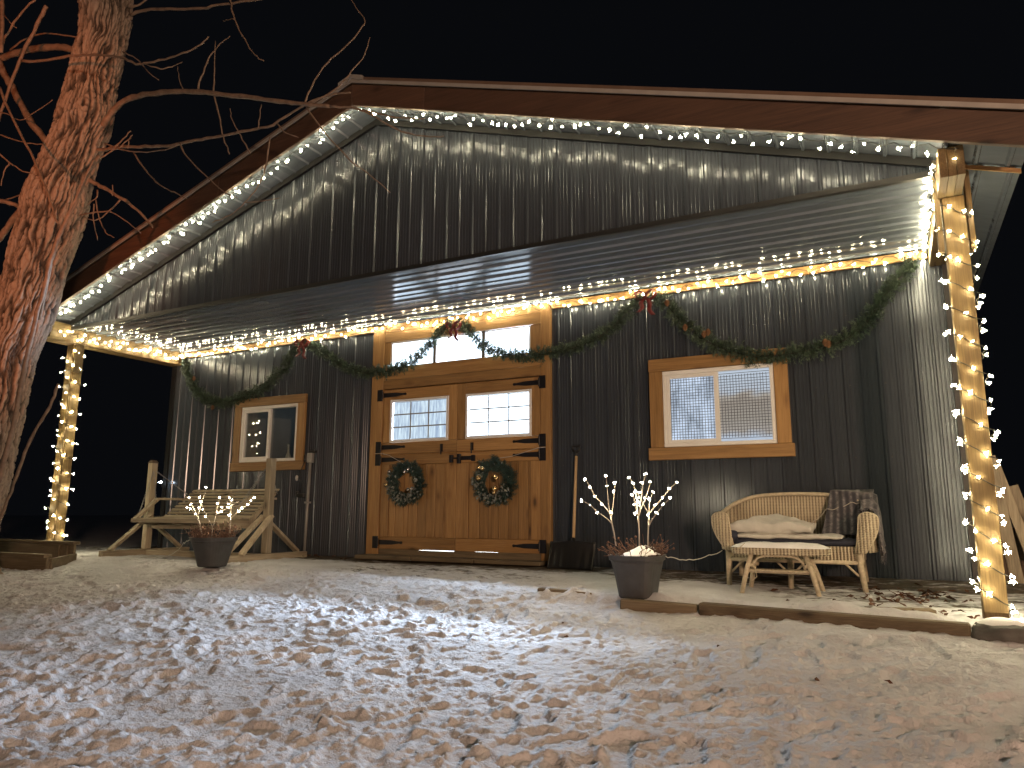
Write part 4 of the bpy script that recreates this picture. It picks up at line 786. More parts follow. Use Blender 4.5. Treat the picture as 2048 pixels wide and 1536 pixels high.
# ------------------------------------------------------------------ garlands, bows, cones
def needles(m, c, d, L, nn, nl, nw, r):
    a = d.orthogonal().normalized(); b = d.cross(a)
    for i in range(nn):
        t = r.uniform(.05, 1); an = r.uniform(0, 6.283); o = (a*math.cos(an)+b*math.sin(an)); dd = (o*r.uniform(.6,1.0)+d*r.uniform(.5,1.1)).normalized()
        p = c+d*(L*t); q = p+dd*nl*r.uniform(.6,1.15); s = dd.cross(o.cross(d)+Vector((.01,.02,.03))).normalized()*nw
        m.add([p-s, p+s, q], [(0,1,2)])
def garland_mesh(pl, rad, step, seed):
    r = random.Random(seed); P = [Vector(p) for p in pl]; m = M(); 
    for i in range(len(P)-1):
        a, b = P[i], P[i+1]; L = (b-a).length; n = max(1, int(L/step)); t = (b-a).normalized(); s1 = t.orthogonal().normalized(); s2 = t.cross(s1)
        for k in range(n):
            c = a+(b-a)*((k+r.random())/n); an = r.uniform(0, 6.283); d = (s1*math.cos(an)+s2*math.sin(an)+t*r.uniform(-.3,.9)).normalized()
            if d.y > .35: d.y = -d.y*.3; d.normalize()
            needles(m, c, d, rad*(.5+.62*r.random()+.45*r.random()**6)*(.82+.36*mnoise.noise((c.x*7,c.z*7,seed))+.1), 20, .034, .0042, r)
    return m
GL = ['green garland swag hanging above the porch swing window', 'green garland swag from the left bow to the bow over the doors',
      'green garland swag from the bow over the doors to the right bow', 'thick green garland swag draped over the wire covered window']
for i, pl in enumerate(GARLANDS):
    t = thing('garland', pl[0], GL[i], 'garland', 'evergreen garland swags along the wall')
    part('needles', garland_mesh(pl, (.112,.094,.094,.112)[i], .0040, i+5), MGARL, t, recalc=False, kind='stuff')
    part('stem', M().tube(pl, .008, 5), MWIRE, t)
    for cpt in CONES:
        near = min((Vector(cpt)-Vector(p)).length for p in pl)
        if near < .34 and i in (0, 3):
            m = M(); 
            for q in range(9):
                zz = -.036+q*.008; rr = .026*math.sin(math.pi*(q+1)/10.5)+.004
                m.lathe((cpt[0],cpt[1],cpt[2]+zz), [(rr*.6,-.004),(rr,.003),(rr*.5,.008)], 8)
            part('pine_cone', m, MCONE, t)
def bow(c, label, sc):
    t = thing('bow', c, label, 'bow', 'red bows on the garland')
    c = Vector(c)
    for s in (-1, 1):
        rows = []
        for i in range(13):
            a = 2*math.pi*i/12; rows.append([c+Vector((s*sc*(.052-.052*math.cos(a)), -.02+w*.06*sc/.9, sc*(.04*math.sin(a)*(1.1)+.018*(1-math.cos(a))))) for w in (-.5,0,.5)])
        part('loop', M().grid(rows), MBOW, t, smooth=True, solid=.003)
        rows = []
        for i in range(9):
            u = i/8; rows.append([c+Vector((s*sc*(.015+.05*u+.012*math.sin(u*7))+w*.042*sc, -.03-.012*math.sin(u*9+s), -sc*(.02+.15*u*(1.1 if s > 0 else .85)))) for w in (-.5,0,.5)])
        part('tail', M().grid(rows), MBOW, t, smooth=True, solid=.003)
    part('knot', M().ball(c+Vector((0,-.03,0)), .022*sc, 8, 6), MBOW, t, smooth=True)
bow(BOWS[0], 'red ribbon bow on the garland between the small window and the doors', 1.15)
bow(BOWS[1], 'red ribbon bow at the middle of the transom window over the doors', 1.0)
bow(BOWS[2], 'red ribbon bow on the garland left of the wire covered window', 1.15)

def wreath(c, label, seed, balls):
    r = random.Random(seed); t = thing('wreath', c, label, 'wreath', 'wreaths on the barn doors'); C_ = Vector(c); m = M(); mf = M()
    for k in range(520):
        a = r.uniform(0, 6.283); rad = Vector((math.cos(a), 0, math.sin(a))); tan = Vector((-math.sin(a), 0, math.cos(a)))
        p = C_+rad*r.uniform(.13,.235)+Vector((0, r.uniform(-.02,.02), 0)); d = (rad*r.uniform(-.25,.9)+tan*r.uniform(.1,.9)*(1 if r.random() < .8 else -1)+Vector((0,-r.uniform(0,.7),0))).normalized()
        needles(m, p, d, r.uniform(.06,.115), 22, .045, .003, r)
    part('needles', m, MWRE, t, recalc=False, kind='stuff')
    for k in range(150):
        a = r.uniform(2.5, 5.9) if r.random() < .85 else r.uniform(0, 6.28); rad = Vector((math.cos(a), 0, math.sin(a))); p = C_+rad*r.uniform(.14,.27)+Vector((0,-r.uniform(.04,.10),0))
        d = Vector((r.gauss(0,1), -.3, r.gauss(0,1))).normalized(); s = d.cross(Vector((r.gauss(0,.3),-1,r.gauss(0,.3)))).normalized(); L = r.uniform(.025,.045); 
        mf.add([p, p+d*L*.5+s*L*.34+Vector((0,-.006,0)), p+d*L, p+d*L*.5-s*L*.34+Vector((0,-.006,0))], [(0,1,2),(0,2,3)])
    part('frosted_leaves', mf, MFROST, t, recalc=False, kind='stuff')
    part('ring', M().tube([C_+Vector((.185*math.cos(i*.2618), 0, .185*math.sin(i*.2618))) for i in range(25)], .02, 6), MWIRE, t)
    for (dx, dz, rr, mt) in balls: part('bauble', M().ball(C_+Vector((dx,-.115,dz)), rr, 14, 10), mt, t, smooth=True)
wreath((-.655, -.085, .850), 'evergreen wreath with silver baubles on the left door', 3, [(-.20,.145,.020,MSILV),(.03,.135,.024,MSILV),(.085,.165,.019,MSILV),(-.245,-.02,.023,MGOLD),(.09,-.085,.024,MSILV),(.145,-.075,.023,MSILV),(.20,.03,.026,MFROST)])
wreath((.605, -.085, .850), 'evergreen wreath with gold baubles on the right door', 8, [(-.155,.16,.021,MGOLD),(-.115,.15,.026,MGOLD),(-.165,.04,.032,MGOLD),(.055,.055,.020,MGOLD),(.075,.035,.027,MGOLD),(.055,-.085,.032,MGOLD),(.045,-.13,.027,MGOLD)])

# ------------------------------------------------------------------ planters with lit twigs
def super_pot(c, prof, e, n=40):
    m = M(); vs = []; k = len(prof)
    for r, z in prof:
        for j in range(n):
            t = 2*math.pi*j/n+.42; cx, sy = math.cos(t), math.sin(t); q = (abs(cx)**e+abs(sy)**e)**(-1/e); vs.append((c[0]+r*q*cx, c[1]+r*q*sy, c[2]+z))
    fs = [(i*n+j, i*n+(j+1) % n, (i+1)*n+(j+1) % n, (i+1)*n+j) for i in range(k-1) for j in range(n)]; fs.append(tuple(range(n-1,-1,-1)))
    return m.add(vs, fs)
def planter(c, top, rb, rt, e, label, snow, seed):
    r = random.Random(seed); t = thing('planter', c, label, 'planter', 'grey planters with lit twigs'); H = top-c[2]
    part('pot', super_pot(c, [(rb*.93,0),(rb,.012),(rb+(rt*.87-rb)*.55,H*.5),(rt*.89,H*.86),(rt*.885,H*.865),(rt*.955,H*.885),(rt*.97,H*.975),(rt,H*.985),(rt,H),(rt*.93,H),(rt*.90,H*.86),(rt*.84,H*.80)], e), MPOT, t, smooth=False, bevel=0)
    part('soil', M().lathe((c[0],c[1],top-.06), [(.0,.012),(rt*.5,.01),(rt*.93,0)], 24, False), MDRY, t)
    m = M()
    for k in range(150):
        a = r.uniform(0, 6.28); q = r.uniform(.2,.92)*rt; p = Vector((c[0]+q*math.cos(a), c[1]+q*math.sin(a), top-.04))
        if snow and math.cos(a-4.4) > .2 and q < .7*rt: continue
        lean = Vector((math.cos(a)*r.uniform(0,.9)+(-.4 if snow and math.cos(a) < 0 else .15), math.sin(a)*r.uniform(0,.6), r.uniform(.5,1.1))).normalized(); L = r.uniform(.07,.21)
        p2 = p+lean*L*.6+Vector((r.gauss(0,.012),r.gauss(0,.012),0)); p3 = p2+(lean+Vector((r.gauss(0,.5),r.gauss(0,.5),-.2))).normalized()*L*.45
        m.tube([p,p2,p3], [.003,.0026,.0018], 4, False)
        if r.random() < .6: m.ball(p3, r.uniform(.006,.012), 5, 4)
        if r.random() < .6: m.tube([p2, p2+Vector((r.gauss(0,.04),r.gauss(0,.04),r.uniform(-.02,.05)))], [.0024,.0016], 4, False)
    part('dry_stems', m, MDRY, t, recalc=False, kind='stuff')
    if snow:
        rows = []
        for i in range(15):
            row = []
            for j in range(15):
                u, v = i/14*2-1, j/14*2-1; q = max(1e-6, math.hypot(u, v)); s = max(abs(u), abs(v))/q; uu, vv = u*s, v*s
                row.append((c[0]+uu*rt*.90, c[1]+vv*rt*.90, top-.03+(.105*(1-min(1,math.hypot(uu-.25,vv+.1)*.95)**1.3))+.012*mnoise.noise((u*3,v*3,5))))
            rows.append(row)
        part('snow', M().grid(rows), MSNOW, t, smooth=True)
    return t
planter((2.87, -1.78, -.185), .152, .140, .215, 4.0, 'grey square planter with snow, dry stems and lit twigs right of the doors', True, 5)
planter((-1.925, -1.92, -.105), .210, .138, .235, 2.8, 'round grey planter of brown dry stems and lit twigs before the swing', False, 9)
def lit_twig(stems, leds, label):
    t = thing('lit_twig', stems[0][0], label, 'lit twig', 'white lit twigs in the planters')
    for i, pl in enumerate(stems): part('stem', M().tube(pl, [.0058 if i == 0 else .0048-.0022*k/(len(pl)-1) for k in range(len(pl))], 6), MTWIG, t, smooth=True)
    for p in leds: bulb(t, (p[0], p[1]-.012, p[2]), LEDS, 'led', U(.85,1.25))
for (s, l), lab in zip(TWIGS_R, ['white lit twig spreading left in the square snowy planter', 'white lit twig standing upright in the middle of the square snowy planter', 'white lit twig spreading right in the square snowy planter']): lit_twig(s, l, lab)
for (s, l), lab in zip(TWIGS_L, ['white lit twig at the left side of the round planter', 'white lit twig at the middle of the round planter', 'white lit twig reaching far right from the round planter']): lit_twig(s, l, lab)
def cord(pts, label, mat=MWIREW, r=.0035, name='light_cord'):
    P = [Vector(p) for p in pts]; out = []
    for i in range(len(P)-1):
        for k in range(5):
            u = k/5; out.append(P[i].lerp(P[i+1], u)+Vector((0, 0, -.012*math.sin(math.pi*u)+RNG.normal(0,.003))))
    out.append(P[-1]); return single(name, M().tube(out, r, 5), mat, label, 'cord', smooth=True)
cord([(2.87,-1.8,.2),(2.93,-1.74,.235),(2.98,-1.7,.22),(3.02,-1.66,.16),(3.12,-1.6,.13),(3.2,-1.4,.105),(3.3,-1.1,.13),(3.36,-.84,.16)], 'thin white cord running from the square planter to the wicker loveseat')
cord([(-2.1,-1.95,.20),(-2.28,-1.93,.20),(-2.45,-1.85,.155),(-2.62,-1.75,.13),(-2.9,-1.6,.03),(-3.2,-1.5,-.05),(-3.7,-1.5,-.085)], 'thin white cord trailing left from the round planter')

# ------------------------------------------------------------------ porch swing and its frame
WZ, WX, WY = wood('weathered','z'), wood('weathered','x'), wood('weathered','y')
FX = (-4.425, -2.175)
fr_ = thing('swing_frame', (-3.3, -.9, -.1), 'weathered timber stand with two posts and slanted braces holding the swing', 'swing stand')
for xx in FX:
    part('base_beam', M().box(xx-.045, xx+.045, -1.55, -.22, -.125, -.022), WY, fr_, bevel=.006)
    p = part('post', M().box(xx-.047, xx+.047, -.945, -.855, -.02, 1.15), WZ, fr_, bevel=.006)
    if xx < -4: part('cap', M().add([(xx-.052,-.95,1.151),(xx+.052,-.95,1.151),(xx+.052,-.85,1.151),(xx-.052,-.85,1.151),(xx-.03,-.93,1.19),(xx+.03,-.93,1.19),(xx+.03,-.87,1.19),(xx-.03,-.87,1.19)], [(0,3,2,1),(4,5,6,7),(0,1,5,4),(1,2,6,5),(2,3,7,6),(3,0,4,7)]), wood('dark','x'), p)
    for dx, ya in ((-.066, -1.48), (.066, -1.36)) if xx > -3 else ((.066, -1.48),):
        part('brace', M().bar((xx+dx, ya, -.02), (xx+dx, -.91, .44), .036, .085, (1,0,0)), WZ, fr_, bevel=.004)
    part('brace', M().bar((xx-.066, -.30, -.02), (xx-.066, -.90, .42), .036, .085, (1,0,0)), WZ, fr_, bevel=.004)
part('cross_beam', M().box(-4.375, -2.225, -.945, -.86, -.12, -.03), WX, fr_, bevel=.006)
sw = thing('porch_swing', (-3.25, -1.0, .3), 'weathered slatted wooden porch swing bench hung on chains', 'porch swing')
B0, B1 = -4.06, -2.42
for i in range(9):
    u = i/8; y = -.93+.43*u; z = .425+.345*u
    part('slat', M().bar((B0, y, z), (B1, y, z), .052, .019, (0, .62, -.78)) if False else M().bar((B0, y-.0, z), (B1, y, z), .019, .036, (0, .78, .62)), WX, sw, bevel=.003)
for i in range(8):
    u = i/7; y = -1.36+.40*u; z = .388+.022*u
    part('slat', M().box(B0-.03*(i == 0), B1+.02, y-.024, y+.024, z-.010, z+.010), WX, sw, bevel=.003)
part('front_rail', M().box(B0-.03, B1+.03, -1.405, -1.387, .345, .396), WX, sw, bevel=.004)
for xx in (B0+.10, B0+.75, B1-.10):
    part('seat_bearer', M().add([(xx-.019,-1.38,.377),(xx+.019,-1.38,.377),(xx+.019,-.9,.395),(xx-.019,-.9,.395),(xx-.019,-1.38,.33),(xx+.019,-1.38,.33),(xx+.019,-.86,.27),(xx-.019,-.86,.27)], [(0,1,2,3),(7,6,5,4),(0,4,5,1),(1,5,6,2),(2,6,7,3),(3,7,4,0)]), WY, sw, bevel=.003)
    part('back_bearer', M().bar((xx, -.90, .33), (xx, -.475, .735), .038, .06, (0,-.7,.7)), WZ, sw, bevel=.003)
part('bottom_rail', M().box(B0+.0, B1-.0, -1.12, -1.08, .262, .318), WX, sw, bevel=.004)
for xx, s in ((B0-.035, -1), (B1+.035, 1)):
    part('arm_front', M().bar((xx, -1.37, .36), (xx, -1.03, .655), .036, .075, (1,0,0)), WZ, sw, bevel=.004)
    part('armrest', M().box(xx-.045, xx+.045, -1.05, -.60, .640, .668), WY, sw, bevel=.004)
def chain(p0, p1):
    p0, p1 = Vector(p0), Vector(p1); n = int((p1-p0).length/.024); m = M(); d = (p1-p0).normalized(); a = d.orthogonal().normalized(); b = d.cross(a)
    for i in range(n):
        c = p0+(p1-p0)*((i+.5)/n); s = a if i % 2 else b; pts = [c+d*(.016*math.cos(t))+s*(.008*math.sin(t)) for t in [k*math.pi/3 for k in range(7)]]
        m.tube(pts, .0028, 4, False)
    part('chain', m, MCHAIN, sw)
for xx, xp in ((B0-.035, FX[0]+.05), (B1+.035, FX[1]-.05)):
    chain((xp, -.92, 1.04), (xx, -1.06, .66)); chain((xp, -.88, 1.04), (xx, -.56, .72)); chain((xp,-.92,1.04),(xx,-1.3,.42))

# ------------------------------------------------------------------ wicker loveseat, cushions, blanket, table
sf = thing('wicker_loveseat', (3.95, -.5, -.15), 'tan wicker loveseat with rolled arms against the dark wall', 'loveseat')
def smooth_path(P, n):
    out = []
    P = [Vector(p) for p in P]
    for i in range(len(P)-1):
        p0 = P[max(i-1,0)]; p1 = P[i]; p2 = P[i+1]; p3 = P[min(i+2,len(P)-1)]
        for k in range(n):
            u = k/n; out.append(0.5*((2*p1)+(p2-p0)*u+(2*p0-5*p1+4*p2-p3)*u*u+(3*p1-p0-3*p2+p3)*u**3))
    out.append(P[-1]); return out
pth = smooth_path([(3.370,-.80,.478),(3.325,-.60,.490),(3.325,-.42,.520),(3.40,-.29,.585),(3.56,-.225,.645),(3.80,-.21,.668),(4.10,-.21,.668),(4.36,-.225,.645),(4.52,-.29,.585),(4.60,-.42,.520),(4.60,-.60,.490),(4.555,-.80,.478)], 44)
def woven(path, zb, rows, amp, freq, flare):
    grid = []; acc = 0; S = [0]
    for a, b in zip(path, path[1:]): acc += math.hypot(b.x-a.x, b.y-a.y); S.append(acc)
    for i, p in enumerate(path):
        t = path[min(i+1,len(path)-1)]-path[max(i-1,0)]; n = Vector((t.y,-t.x,0)).normalized(); col = []
        for k in range(rows+1):
            u = k/rows; z = zb+(p.z-zb)*u; w = amp*math.sin(S[i]*freq)*(1 if k % 2 else -1)*.6+amp*abs(math.sin(S[i]*freq*.5))
            q = p-n*(w+flare*u*u); col.append((q.x, q.y, z))
        grid.append(col)
    return M().grid(grid)
part('backrest', woven(pth, .17, 26, .008, 2*math.pi/.027, .02), MWEAVE, sf, smooth=True, solid=.010)
part('top_roll', M().tube([p+Vector((0,0,.004)) for p in pth[::3]], .019, 8), MWICK, sf, smooth=True)
def armfront(xc, s, label):
    rows = []
    for i in range(27):
        u = i/26; z = .165+.335*u; half = .035+.040*math.sin(min(1,u*1.15)*math.pi*.62); 
        if u > .86: half *= math.sqrt(max(0.02, 1-((u-.86)/.14)**2))
        cx = xc+s*(-.045+.075*math.sin(u*1.9)); row = []
        for j in range(15):
            v = j/14*2-1; row.append((cx+v*half, -.828-.030*(1-v*v)-.004*((i+j//2) % 2), z))
        rows.append(row)
    part('arm', M().grid(rows), MWEAVE, sf, solid=.008)
    part('arm_edge', M().tube([r[0] for r in rows]+[r[-1] for r in rows[::-1]], .008, 6), MWICK, sf, smooth=True)
armfront(3.385, -1, ''); armfront(4.540, 1, '')
fp = [Vector((x, -.79, .215)) for x in np.linspace(3.40, 4.50, 300)]
part('apron', woven(fp, .090, 10, .007, 2*math.pi/.027, 0), MWEAVE, sf, smooth=True, solid=.010)
part('apron', M().box(3.385, 3.40, -.79, -.24, .09, .21).box(4.50, 4.515, -.79, -.24, .09, .21), MWICK, sf)
part('seat', M().box(3.40, 4.50, -.775, -.24, .185, .205), MWICK, sf)
part('rail', M().tube([(3.40,-.80,.085),(4.51,-.80,.085)], .017, 8), MWICK, sf, smooth=True)
for (xx, yy, xb, yb) in ((3.41,-.795,3.405,-.81), (3.935,-.795,3.925,-.80), (4.485,-.795,4.515,-.81), (3.42,-.26,3.41,-.24), (4.48,-.26,4.50,-.24)):
    part('leg', M().tube([(xx,yy,.20),(xx,yy,.06),(xb,yb,gz(xb,yb)-.03)], [.026,.027,.022], 10), MWICK, sf, smooth=True)
for x0, x1 in ((3.43,3.53),(3.92,3.82),(3.95,4.05),(4.47,4.37)):
    part('bracket', M().tube([(x0+(x1-x0)*math.sin(a)**1.0*1.0, -.795, .075-.10*(1-math.sin(a))) for a in np.linspace(.0, 1.57, 8)], .010, 6), MWICK, sf, smooth=True)
def cushion(x0, x1, y0, y1, z0, z1, amp, seed, n=22, crown=.35):
    top = []; 
    m = M(); ring = []
    def P(u, v, s):
        e = (1-abs(u)**3.2)*(1-abs(v)**3.2); h = (z1-z0)/2*(.25+.75*max(0,e)**crown)
        x = (x0+x1)/2+(x1-x0)/2*u; y = (y0+y1)/2+(y1-y0)/2*v
        k = amp*mnoise.noise((x*5+seed, y*5, s*3))+amp*.5*mnoise.noise((x*13+seed, y*13, s*3))
        return (x, y, (z0+z1)/2+s*h+k)
    for s in (1, -1): m.grid([[P(-1+2*i/n, -1+2*j/n, s) for j in range(n+1)] for i in range(n+1)])
    k = (n+1)**2
    bd = [i*(n+1) for i in range(n)]+[n*(n+1)+j for j in range(n)]+[i*(n+1)+n for i in range(n,0,-1)]+[j for j in range(n,0,-1)]
    for a, b in zip(bd, bd[1:]+bd[:1]): m.f.append((a, b, b+k, a+k))
    return m
single('seat_cushion', cushion(3.40, 4.50, -.80, -.27, .207, .285, .004, 1), MNAVY, 'dark navy seat cushion lying on the wicker loveseat', 'cushion', smooth=True)
single('folded_cover', cushion(3.41, 4.12, -.80, -.34, .275, .455, .045, 4, 40, .75), MPALE, 'pale snowy cloth heaped on the left of the seat cushion', 'cloth', smooth=True)
single('snowy_blanket', cushion(3.46, 4.36, -.815, -.36, .262, .318, .016, 14, 40, .5), MPALE, 'pale snow dusted blanket spread flat over the middle of the seat cushion', 'blanket', smooth=True)
single('pillow', cushion(3.395, 3.50, -.835, -.62, .235, .345, .008, 9, 14), MNAVY, 'small dark blue pillow poking out beside the left wicker arm', 'pillow', smooth=True)
def sheet_grid(f, nu, nv): return M().grid([[f(i/nu, j/nv) for j in range(nv+1)] for i in range(nu+1)])
bl = thing('plaid_blanket', (4.45, -.45, .3), 'dark grey plaid blanket hanging over the right corner of the loveseat', 'blanket')
def drape(u, v):
    x = 4.25+.345*u; fold = .011*math.sin(u*11+v*2)+.006*math.sin(u*27+v*7)+.012*mnoise.noise((u*5,v*5,1))
    if v < .18: k = v/.18; return (x+.02*k, -.17-.02*math.sin(k*3.14)-.035*k+fold*.3, .60+.112*k)
    k = (v-.18)/.82; return (x-.075*k*(1-u)+.0*k, -.238-.05*u*0-.11*k-.22*k*k*.8+fold-.10*u*u*(1-k), .712-.405*k-.09*u*u*(1-k))
part('fold', sheet_grid(drape, 46, 40), MBLANK, bl, smooth=True, solid=.008)
def flap(u, v):
    y = -.20-.50*u; top = .665-.14*min(1,u*1.6); fold = .016*math.sin(u*17+v*3)+.010*mnoise.noise((u*6,v*4,7))
    if v < .2: k = v/.2; return (4.50+.115*k+fold*.2, y, top-.01+.022*math.sin(k*2.4))
    k = (v-.2)/.8; return (4.622+.035*k+fold, y+.02*k, top-(top-.13)*k*(.75+.25*u))
part('flap', sheet_grid(flap, 36, 34), MBLANK, bl, smooth=True, solid=.008)
m = M()
for i in range(46):
    p = Vector(flap(i/45, 1)); m.tube([p, p+Vector((RNG.normal(0,.006),RNG.normal(0,.008),-.03)), p+Vector((RNG.normal(.004,.01),RNG.normal(0,.012),-.065))], [.004,.003,.0015], 4, False)
for i in range(30):
    p = Vector(flap(.99, i/29)); m.tube([p, p+Vector((RNG.normal(0,.01),-.02,-.012)), p+Vector((RNG.normal(0,.014),-.032,-.04))], [.0035,.003,.0015], 4, False)
part('fringe', m, MBLANK, bl, recalc=False, kind='stuff')
tb = thing('wicker_table', (3.88, -1.05, -.2), 'small wicker table with splayed legs in front of the loveseat', 'table')
def ov(u, r=1): c, s = math.cos(u), math.sin(u); q = (abs(c)**5+abs(s)**5)**(-.2); return (3.885+.392*r*q*c, -1.03+.165*r*q*s)
m = M(); n = 64
vs = []
for z, r in ((.150,.97),(.160,1.0),(.172,.985),(.184,1.0),(.196,.985),(.206,.97)):
    for j in range(n): a = ov(2*math.pi*j/n, r); vs.append((a[0], a[1], z+(.002 if j % 2 else 0)))
m.add(vs, [(i*n+j, i*n+(j+1) % n, (i+1)*n+(j+1) % n, (i+1)*n+j) for i in range(5) for j in range(n)]+[tuple(range(n-1,-1,-1)), tuple(range(5*n,6*n))])
part('tabletop', m, MWEAVE, tb)
rows = []
for i in range(9):
    q = i/8; row = []
    for j in range(49):
        a = ov(2*math.pi*j/48, .02+.97*(1-q)+.02); row.append((a[0], a[1], .207+.040*min(1,(q*3.2))**.6+.016*mnoise.noise((a[0]*9,a[1]*9,2))*min(1,q*4)))
    rows.append(row)
part('snow', M().grid(rows), MSNOW, tb, smooth=True)
LG = [((3.665,-1.15,.15),(3.575,-1.185)), ((4.095,-1.15,.15),(4.195,-1.185)), ((3.665,-.92,.15),(3.60,-.88)), ((4.095,-.92,.15),(4.20,-.88))]
for p, (xb, yb) in LG:
    part('leg', M().tube([p, ((p[0]+xb)/2, (p[1]+yb)/2, .0), (xb, yb, gz(xb,yb)-.03)], [.021,.022,.018], 10), MWICK, tb, smooth=True)
    part('binding', M().tube([(p[0],p[1]-.0,.075),((p[0]*.93+xb*.07),(p[1]*.93+yb*.07),.050)], .026, 10), MWICK, tb, smooth=True)
part('shelf', M().box(3.62, 4.145, -1.16, -.91, .0, .022), MWICK, tb, bevel=.004)
part('shelf_edge', M().tube([(3.62+.525*i/40, -1.168, .018+(.006 if i % 2 else -.002)) for i in range(41)], .010, 5), MWICK, tb, smooth=True)
part('arch', M().tube([(3.672,-1.15,.03),(3.69,-1.152,.09),(3.72,-1.155,.125),(3.78,-1.155,.142),(3.98,-1.155,.142),(4.04,-1.155,.125),(4.072,-1.152,.09),(4.09,-1.15,.03)], .011, 8), MWICK, tb, smooth=True)
part('loose_cane', M().tube([(4.10,-1.16,.09),(4.16,-1.20,.07),(4.20,-1.20,.0),(4.205,-1.19,-.08),(4.18,-1.18,-.12)], .0035, 5), MWICK, tb, smooth=True)
part('loose_cane', M().tube([(3.66,-1.16,.06),(3.70,-1.19,.04),(3.71,-1.19,-.03),(3.66,-1.18,-.07)], .0035, 5), MWICK, tb, smooth=True)
part('loose_cane', M().tube([(3.52,-1.2,.14),(3.57,-1.2,.19),(3.63,-1.21,.245)], .003, 5), MWICK, tb, smooth=True)
cord([(3.95,-.62,.37),(4.05,-.55,.375),(4.12,-.48,.43),(4.22,-.38,.535),(4.33,-.33,.55),(4.42,-.32,.60),(4.5,-.33,.59),(4.56,-.38,.53)], 'pale cord looped across the loveseat back and the blanket', MTWIG)

# ------------------------------------------------------------------ small things along the wall and on the porch
sh = thing('snow_shovel', (1.65, -.25, -.1), 'black snow shovel with a wooden shaft leaning beside the doors', 'shovel')
part('shaft', M().tube([(1.652,-.235,.10),(1.623,-.050,1.118)], .0165, 10), wood('handle','z'), sh, smooth=True)
part('grip', M().tube([(1.623,-.050,1.11),(1.623,-.046,1.16),(1.585,-.042,1.185),(1.575,-.04,1.228),(1.67,-.04,1.228),(1.660,-.042,1.185),(1.623,-.046,1.155)], .012, 7), MBLACK, sh, smooth=True)
rows = []
for i in range(25):
    u = i/24; row = []
    for j in range(11):
        v = j/10; rib = .010*max(0, math.sin(u*math.pi*13))**.6*(1-sm(.45,.75,v)); row.append((1.385+.53*u, -.245-.10*(1-v)**1.6*1.0-.02*math.sin(u*math.pi)-rib, -.105+.285*v+.012*math.sin(u*math.pi)))
    rows.append(row)
part('blade', M().grid(rows), MBLACK, sh, smooth=True, solid=.006)
part('socket', M().tube([(1.655,-.262,.0),(1.650,-.238,.16),(1.647,-.215,.22)], [.03,.026,.020], 8), MBLACK, sh, smooth=True)
cd = thing('conduit', (-2.335, -.05, -.1), 'grey electrical conduit running up the wall to an outlet box', 'conduit')
part('pipe', M().tube([(-2.345,-.05,-.15),(-2.318,-.05,1.17)], .019, 10), MPIPE, cd, smooth=True)
part('outlet_box', M().box(-2.355, -2.275, -.085, -.022, 1.15, 1.285), MPIPE, cd, bevel=.006)
part('cover', M().box(-2.30, -2.215, -.10, -.03, 1.287, 1.318), MBLACK, cd, bevel=.004)
part('plug', M().box(-2.405, -2.36, -.09, -.035, 1.17, 1.26), MBLACK, cd, bevel=.004)
part('bracket', M().box(-2.37, -2.295, -.072, -.0205, .60, .625), MPIPE, cd)
ec = thing('timer_cord', (-2.42, -.08, .75), 'black cord and timer hanging from the outlet box by the small window', 'cord')
part('cable', M().tube([(-2.385,-.085,1.17),(-2.43,-.09,1.08),(-2.47,-.09,.98),(-2.485,-.09,.93),(-2.43,-.09,.905),(-2.40,-.09,.86),(-2.41,-.09,.80),(-2.46,-.09,.755)], .007, 6), MBLACK, ec, smooth=True)
part('timer', M().box(-2.47, -2.35, -.12, -.07, .685, .735).box(-2.50, -2.455, -.115, -.07, .70, .765), MBLACK, ec, bevel=.005)
part('plug', M().ball((-2.515,-.085,.945), .024, 8, 6, .8, 1, 1.7), MWHITE, ec, smooth=True)
single('bottle', M().lathe((-2.905, .125, 1.212), [(.038,0),(.046,.012),(.043,.05),(.028,.09),(.015,.12),(.012,.205),(.016,.21),(.016,.225)], 16, True, True), MWHITE, 'pale slender bottle standing on the small window sill inside', 'bottle', smooth=True)
ld = thing('corner_light', (-5.28, -.08, .9), 'small cold white lamp fixed to the far corner of the barn wall', 'lamp')
part('bracket', M().tube([(-5.285,-.033,.80),(-5.285,-.06,.83),(-5.285,-.09,.905)], .009, 6), MBLACK, ld)
bulb(ld, (-5.285,-.115,.93), [(lambda me: (me.from_pydata([tuple(p) for p in glint_star(.011,6,.035,91).v], [], glint_star(.011,6,.035,91).f), me.materials.append(MCOLD), me)[2])(bpy.data.meshes.new('led'))], 'led', 1)

